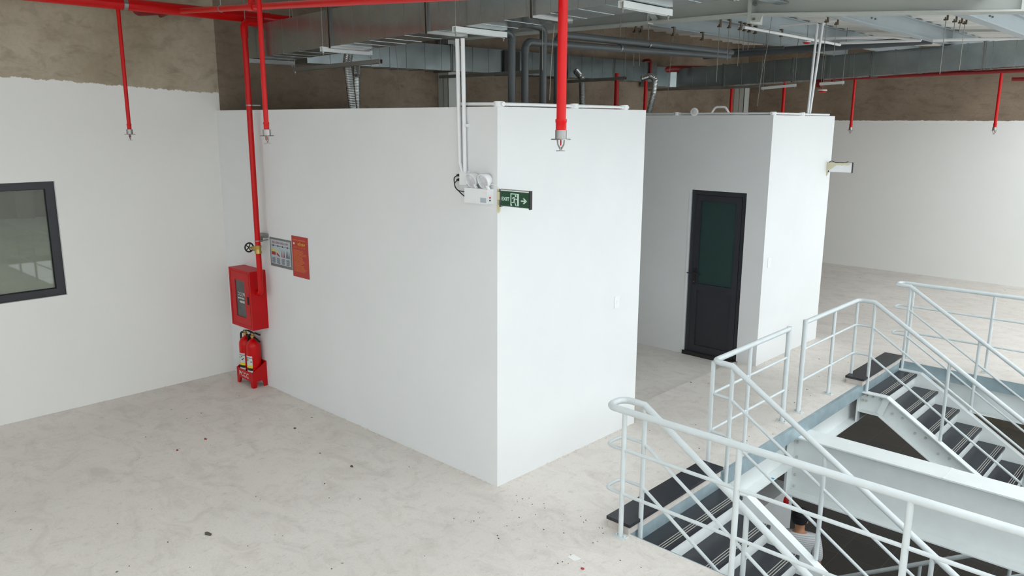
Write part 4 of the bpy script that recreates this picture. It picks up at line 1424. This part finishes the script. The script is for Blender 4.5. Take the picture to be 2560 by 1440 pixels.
# detectors and small alarms under the roof
def detector(label, c, r):
    t = thing('alarm_beacon', c, label, 'alarm', 'red alarm beacons')
    MB().lathe([(r * 0.5, -r * 0.35), (r * 0.95, -r * 0.1), (r, 0.0)], c, (0, 0, 1), 16).build('dome', 'red', t)
    MB().lathe([(r, 0), (r * 0.95, r * 0.25)], c, (0, 0, 1), 16).build('base', 'white_plastic', t)
    MB().tube([Vector(c) + Vector((0, 0, r * 0.2)), Vector(c) + Vector((0, 0, r * 0.2 + (0.28 if r < 0.06 else 0.6)))], 0.004, 6).build('suspension_wire', 'rod', t)


detector('red alarm beacon hanging below the far duct', P(2056, 227, y=9.0), 0.075)
detector('red alarm beacon on the end of the roof joist', P(2017, 106, y=7.0), 0.058)
t = thing('red_valve_set', P(2045, 210, y=9.2), 'cluster of dark red pipe couplings under the far duct', 'pipe')
a, b = P(2030, 205, y=9.2), P(2058, 209, y=9.2)
MB().tube([a, b], 0.055, 12).build('coupling', 'red_dark', t)
MB().tube([P(2042, 213, y=9.2), P(2057, 214, y=9.2)], 0.04, 12).build('flange', 'red_dark', t)
MB().tube([P(2082, 200, y=9.2), P(2084, 212, y=9.2)], 0.03, 10).build('elbow', 'red_dark', t)


# ------------------------------------------------------------------ beam clamps with hanging rods
def clamp(label, u, v, y, vend):
    c = P(u, v, y=y)
    e = P(u, vend, y=y)
    t = thing('beam_clamp', c, label, 'clamp', 'beam clamps with hanging rods')
    m = MB().box(c.x - 0.02, c.x + 0.02, c.y - 0.018, c.y + 0.018, c.z + 0.045, c.z + 0.06)
    m.box(c.x - 0.02, c.x + 0.02, c.y - 0.018, c.y + 0.018, c.z - 0.045, c.z - 0.03).box(c.x + 0.008, c.x + 0.02, c.y - 0.018, c.y + 0.018, c.z - 0.03, c.z + 0.045)
    m.lathe([(0.006, 0), (0.006, 0.03)], (c.x - 0.008, c.y, c.z - 0.04), (0, 0, 1), 6)
    m.build('clamp_body', 'rusty', t, None)
    MB().tube([c - Vector((0, 0, 0.03)), (c.x, c.y, e.z)], 0.004, 6).build('rod', 'rod', t)


for i, (u, v, y, ve) in enumerate(((1799, 58, 4.5, 205), (1823, 61, 4.8, 150), (1850, 66, 5.2, 165), (1861, 69, 5.35, 125), (1873, 72, 5.5, 125), (1888, 76, 5.7, 120), (1953, 84, 6.5, 116))):
    clamp('brown beam clamp and rod on the middle roof joist, %s from the left' % ('first', 'second', 'third', 'fourth', 'fifth', 'sixth', 'seventh')[i], u, v, y, ve)
for i, (u, v, y, ve) in enumerate(((2067, 46, 4.8, 140), (2092, 52, 5.1, 140))):
    clamp('brown beam clamp right of the twin white conduits, %s one' % ('left', 'right')[i], u, v, y, ve)
for i, (u, v, y, ve) in enumerate(((2366, 40, 5.2, 185), (2388, 45, 5.4, 95), (2402, 48, 5.5, 80), (2413, 50, 5.6, 175))):
    clamp('brown beam clamp at the upper right, %s of four' % ('first', 'second', 'third', 'fourth')[i], u, v, y, ve)
for i, (u, v, y, ve) in enumerate(((1587, 72, 4.0, 165), (1602, 72, 4.1, 165), (1683, 80, 4.0, 110), (1755, 92, 5.0, 125))):
    clamp('dark beam clamp above the grey drain pipes, %s from the left' % ('first', 'second', 'third', 'fourth')[i], u, v, y, ve)


# loose hanging wires
def wire(label, pts, r=0.003, mat='rod'):
    return MB().tube(pts, r, 6).build('hanging_wire', mat, None, 35, label=label, category='wire', group='loose hanging wires')


wire('pale wire hanging left of the far conduits', [P(1932, 10, y=5.0), P(1930, 40, y=5.0), P(1918, 120, y=5.0), P(1902, 195, y=5.0), P(1893, 265, y=5.0)])
wire('pale wire hanging from the duct corner to the grey pipes', [P(1385, 63, y=0.9), P(1380, 130, y=0.9), P(1376, 195, y=0.9), P(1374, 250, y=0.9)])
wire('thin wire in front of the third grey drain pipe', [P(1356, -30, y=1.2), P(1356, 175, y=1.2)])
wire('thin wire hanging right of the curved foil duct', [P(1684, 95, y=6.0), P(1675, 170, y=6.0), P(1665, 285, y=6.0)])
wire('thin wire left of the twin foil ducts drooping from the duct', [P(822, 163, y=1.6), P(822, 190, y=1.6), P(818, 210, y=1.6)])
wire('thin wire hanging in the dark above the near room', [P(975, -10, y=1.7), P(995, 175, y=1.7), P(1005, 265, y=1.7)])

# white conduits under the roof at the upper right
t = conduit('white conduit run crossing under the roof joists at the upper right', [
    [P(1860, 68, y=5.3), P(2100, 112, y=8.0)], [P(2040, 97, y=8.0), P(2225, 92, y=8.0), P(2303, 101, y=8.0)],
    [P(2100, 108, y=8.05), P(2300, 101, y=8.05)], [P(2333, 101, y=8.05), P(2640, 93, y=8.05)]], r=0.02)

# ------------------------------------------------------------------ litter on the floor
c = P(1437, 1394, z=0)
MB().prism([(c.x - 0.045, c.y - 0.03, 0.001), (c.x + 0.03, c.y - 0.04, 0.001), (c.x + 0.05, c.y + 0.012, 0.004), (c.x - 0.03, c.y + 0.025, 0.003)], (0, 0, 0.0015)).build(
    'paper_scrap', 'paper', None, None, label='small white paper scrap on the floor near the railing foot', category='paper')
for i, (u, v, s, mt, lab) in enumerate(((513, 1098, 0.022, 'print_red', 'small red chip on the floor, left of centre'), (443, 1126, 0.016, 'red_dark', 'tiny dark red chip on the floor'),
                                        (1456, 1422, 0.016, 'print_red', 'tiny red chip on the floor near the paper scrap'), (520, 1336, 0.03, 'dirt', 'curled dark shaving on the bare floor in the foreground'),
                                        (737, 1071, 0.022, 'dirt', 'dark crumb on the floor below the wall'), (879, 1166, 0.02, 'dirt', 'dark crumb on the floor nearer the corner'),
                                        (1008, 1150, 0.014, 'crumb', 'white plaster crumb on the floor by the near room'))):
    c = P(u, v, z=0)
    m = MB()
    pts = []
    for k in range(7):
        a = 2 * math.pi * k / 7
        rr = s * random.uniform(0.45, 1.0)
        pts.append((c.x + rr * math.cos(a) * 1.3, c.y + rr * math.sin(a) * 0.7, 0.0))
    m.prism(pts, (0.001, 0.001, s * 0.35))
    m.build('floor_chip', mt, None, None, label=lab, category='debris')
# plaster crumbs along the foot of the partition walls: too many to count
m = MB()
for k in range(420):
    e = random.random()
    if e < 0.45:
        x, y = random.uniform(-4.5, 0.05), -abs(random.gauss(0, 0.018)) - 0.004
    elif e < 0.65:
        x, y = abs(random.gauss(0, 0.02)) + 0.004, random.uniform(0, 2.0)
    elif e < 0.75:
        x, y = XL + abs(random.gauss(0, 0.015)) + 0.004, random.uniform(-5, 0)
    elif e < 0.88:
        x, y = random.uniform(-1.2, 0.05), 4.70 - abs(random.gauss(0, 0.05))
    else:
        x, y = abs(random.gauss(0, 0.02)) + 0.004, random.uniform(4.7, 6.6)
    zz = -0.055 if (x < -0.29 and 2.02 < y < 4.72) else 0.0
    s = random.uniform(0.003, 0.010)
    m.prism([(x + s * math.cos(a) * random.uniform(0.6, 1.2), y + s * math.sin(a) * random.uniform(0.6, 1.2), zz) for a in (0.2, 1.5, 2.9, 4.4, 5.4)], (0, 0, s * 0.7))
m.build('plaster_crumbs', 'crumb', None, None, kind='stuff', label='white plaster crumbs along the foot of the partition walls', category='debris')
m = MB()
for k in range(260):
    x, y = random.uniform(-3.5, 4.2), random.uniform(-3.6, 0.0)
    if k < 60:
        x, y = random.uniform(-1.1, -0.2), 4.66 - abs(random.gauss(0, 0.07))
    elif k < 110:
        x, y = random.uniform(0.2, 1.3), random.uniform(-0.6, 0.1)
    elif k < 150:
        x, y = random.uniform(0.2, 1.2), random.uniform(1.6, 6)
    if -0.1 < x < 0 or (x < 0 and 0 < y < 2):
        continue
    zz = -0.055 if (x < -0.29 and 2.02 < y < 4.72) else 0.0
    s = random.uniform(0.002, 0.007)
    m.prism([(x + s * math.cos(a) * random.uniform(0.6, 1.4), y + s * math.sin(a) * random.uniform(0.4, 1.0), zz) for a in (0.2, 1.5, 2.9, 4.4, 5.4)], (0, 0, s * 0.5))
m.build('floor_grit', 'dirt', None, None, kind='stuff', label='dark grit scattered over the concrete floor', category='debris')

# ------------------------------------------------------------------ person on the storey below
def skin(name, nodes, edges, mat, parent, levels=2, extra=None):
    """nodes: (x, y, z, rx, ry); a limb surface grown over joints"""
    me = bpy.data.meshes.new(name)
    me.from_pydata([n[:3] for n in nodes], edges, [])
    o = bpy.data.objects.new(name, me)
    COL.objects.link(o)
    sk = o.modifiers.new('skin', 'SKIN')
    sk.use_smooth_shade = True
    layer = me.skin_vertices[0].data
    for i, n in enumerate(nodes):
        layer[i].radius = (n[3], n[4])
        layer[i].use_root = (i == 0)
    sb = o.modifiers.new('sub', 'SUBSURF')
    sb.levels = levels
    sb.render_levels = levels
    bpy.context.view_layer.update()
    em = bpy.data.meshes.new_from_object(o.evaluated_get(bpy.context.evaluated_depsgraph_get()))
    bpy.data.objects.remove(o)
    if extra:
        import bmesh
        bm = bmesh.new()
        bm.from_mesh(em)
        for x in extra:
            tm = x.mesh('tmp', mat, 60)
            bm.from_mesh(tm)
        bm.to_mesh(em)
        bm.free()
    em.materials.clear()
    em.materials.append(MT[mat])
    em.shade_smooth()
    em.name = name
    return em


hc = P(2001, 1303, z=LOW + 1.60)
px0_, py0_ = hc.x, hc.y
turn = math.radians(24)     # back to the camera
ROT = Matrix.Translation((px0_, py0_, LOW)) @ Matrix.Rotation(turn, 4, 'Z')
HEAD = Matrix.Translation((0, 0.02, 0)) @ Matrix.Rotation(math.radians(-38), 4, 'Z') @ Matrix.Translation((0, -0.02, 0))   # head turned to the right
t = thing('person', (px0_, py0_, LOW), 'person in a black cap and white striped shirt on the storey below', 'person')
# local frame: x right of the figure, y ahead, z up
N = [(0, 0, 0.95, 0.15, 0.11), (0, 0.0, 1.10, 0.135, 0.10), (0, -0.01, 1.30, 0.155, 0.11), (0, -0.01, 1.405, 0.12, 0.085),
     (0, 0.0, 1.465, 0.058, 0.058), (0, 0.015, 1.50, 0.056, 0.06), (0, 0.03, 1.56, 0.066, 0.078), (0, 0.035, 1.64, 0.074, 0.092), (0, 0.03, 1.70, 0.06, 0.075)]
E_ = [(i, i + 1) for i in range(8)]
for s in (-1, 1):
    k = len(N)
    N += [(s * 0.175, -0.01, 1.40, 0.06, 0.06), (s * 0.215, -0.03, 1.22, 0.047, 0.047), (s * 0.235, -0.035, 1.09, 0.040, 0.040), (s * 0.235, 0.06, 0.90, 0.032, 0.030),
          (s * 0.228, 0.085, 0.845, 0.028, 0.020), (s * 0.225, 0.10, 0.79, 0.040, 0.018)]
    E_ += [(3, k)] + [(k + i, k + i + 1) for i in range(5)]
    for j, (dy, ln) in enumerate(((0.030, 0.062), (0.011, 0.072), (-0.009, 0.068), (-0.028, 0.053))):
        q = len(N)
        N += [(s * 0.225, 0.105 + dy, 0.765, 0.010, 0.010), (s * 0.218, 0.115 + dy, 0.765 - ln * 0.55, 0.009, 0.009), (s * 0.208, 0.115 + dy, 0.765 - ln, 0.008, 0.008)]
        E_ += [(k + 5, q), (q, q + 1), (q + 1, q + 2)]
    q = len(N)
    N += [(s * 0.212, 0.135, 0.815, 0.011, 0.011), (s * 0.200, 0.155, 0.780, 0.009, 0.009)]
    E_ += [(k + 4, q), (q, q + 1)]
    k = len(N)
    N += [(s * 0.09, 0.0, 0.86, 0.085, 0.085), (s * 0.10, 0.02, 0.50, 0.058, 0.060), (s * 0.10, -0.01, 0.30, 0.052, 0.056), (s * 0.10, -0.02, 0.09, 0.038, 0.040), (s * 0.105, 0.06, 0.045, 0.036, 0.028), (s * 0.11, 0.14, 0.03, 0.034, 0.020)]
    E_ += [(0, k)] + [(k + i, k + i + 1) for i in range(5)]
ears = []
for s in (-1, 1):
    e = MB()
    e.lathe([(0.010, 0), (0.026, 0.006), (0.028, 0.012), (0.016, 0.018)], (s * 0.070, 0.02, 1.615), (s * 0.9, -0.35, 0), 12)
    ears.append(e)
ears.append(MB().prism([(-0.010, 0.118, 1.64), (0.010, 0.118, 1.64), (0.016, 0.125, 1.60), (-0.016, 0.125, 1.60)], (0, 0.016, -0.006)))
for e in ears:
    e.v = [HEAD @ Vector(p) for p in e.v]
em = skin('body', N, E_, 'skin', t, 2, ears)
em.transform(ROT)
body = put('body', em, t)
for s in (-1, 1):
    m = MB().lathe([(0.002, 0), (0.009, 0.003), (0.009, 0.006)], (s * 0.03, 0.116, 1.635), (0, 1, 0), 10)
    me = m.mesh('eye', 'black')
    me.transform(ROT @ HEAD)
    put('eye', me, body)
me = MB().box(-0.022, 0.022, 0.108, 0.118, 1.565, 1.573).mesh('mouth', 'print_red')
me.transform(ROT @ HEAD)
put('mouth', me, body)
g = 0.018
S = [(0, 0, 0.93, 0.165, 0.125), (0, 0.0, 1.10, 0.155, 0.118), (0, -0.012, 1.30, 0.178, 0.130), (0, -0.012, 1.415, 0.140, 0.100), (0, -0.004, 1.465, 0.078, 0.075)]
ES = [(i, i + 1) for i in range(4)]
for s in (-1, 1):
    k = len(S)
    S += [(s * 0.185, -0.012, 1.405, 0.082, 0.082), (s * 0.217, -0.03, 1.23, 0.070, 0.068), (s * 0.232, -0.034, 1.13, 0.062, 0.060)]
    ES += [(3, k), (k, k + 1), (k + 1, k + 2)]
em = skin('shirt', S, ES, 'shirt', t)
em.transform(ROT)
put('shirt', em, t)
L_ = [(0, 0, 0.96, 0.16, 0.122)]
EL = []
for s in (-1, 1):
    k = len(L_)
    L_ += [(s * 0.09, 0.0, 0.84, 0.100, 0.100), (s * 0.10, 0.02, 0.50, 0.072, 0.075), (s * 0.10, -0.015, 0.10, 0.062, 0.066)]
    EL += [(0, k), (k, k + 1), (k + 1, k + 2)]
em = skin('trousers', L_, EL, 'trousers', t)
em.transform(ROT)
put('trousers', em, t)
for s in (-1, 1):
    m = MB().prism([(s * 0.105 - 0.042, -0.075, 0.0), (s * 0.105 + 0.042, -0.075, 0.0), (s * 0.11 + 0.048, 0.10, 0), (s * 0.11 + 0.03, 0.19, 0), (s * 0.11 - 0.03, 0.19, 0), (s * 0.11 - 0.048, 0.10, 0)], (0, -0.01, 0.07))
    me = m.mesh('shoe', 'shoe')
    me.transform(ROT)
    put('shoe', me, t)
# cap and hair
prof = [(0.098, 0.0), (0.101, 0.03), (0.096, 0.065), (0.075, 0.095), (0.04, 0.112), (0.004, 0.116)]
m = MB().lathe(prof, (0, 0.022, 1.642), (0, -0.10, 1), 24)
m.prism([(0.085, 0.07, 1.652), (0.06, 0.16, 1.640), (0.0, 0.19, 1.637), (-0.06, 0.16, 1.640), (-0.085, 0.07, 1.652)], (0, 0, 0.006))
me = m.mesh('cap', 'cap', 50)
me.transform(ROT @ HEAD)
put('cap', me, t)
m = MB().lathe([(0.086, 0.0), (0.0945, 0.03), (0.098, 0.075)], (0, 0.006, 1.585), (0, 0, 1), 20)
me = m.mesh('hair', 'cap', 50)
me.transform(ROT @ HEAD)
put('hair', me, t)
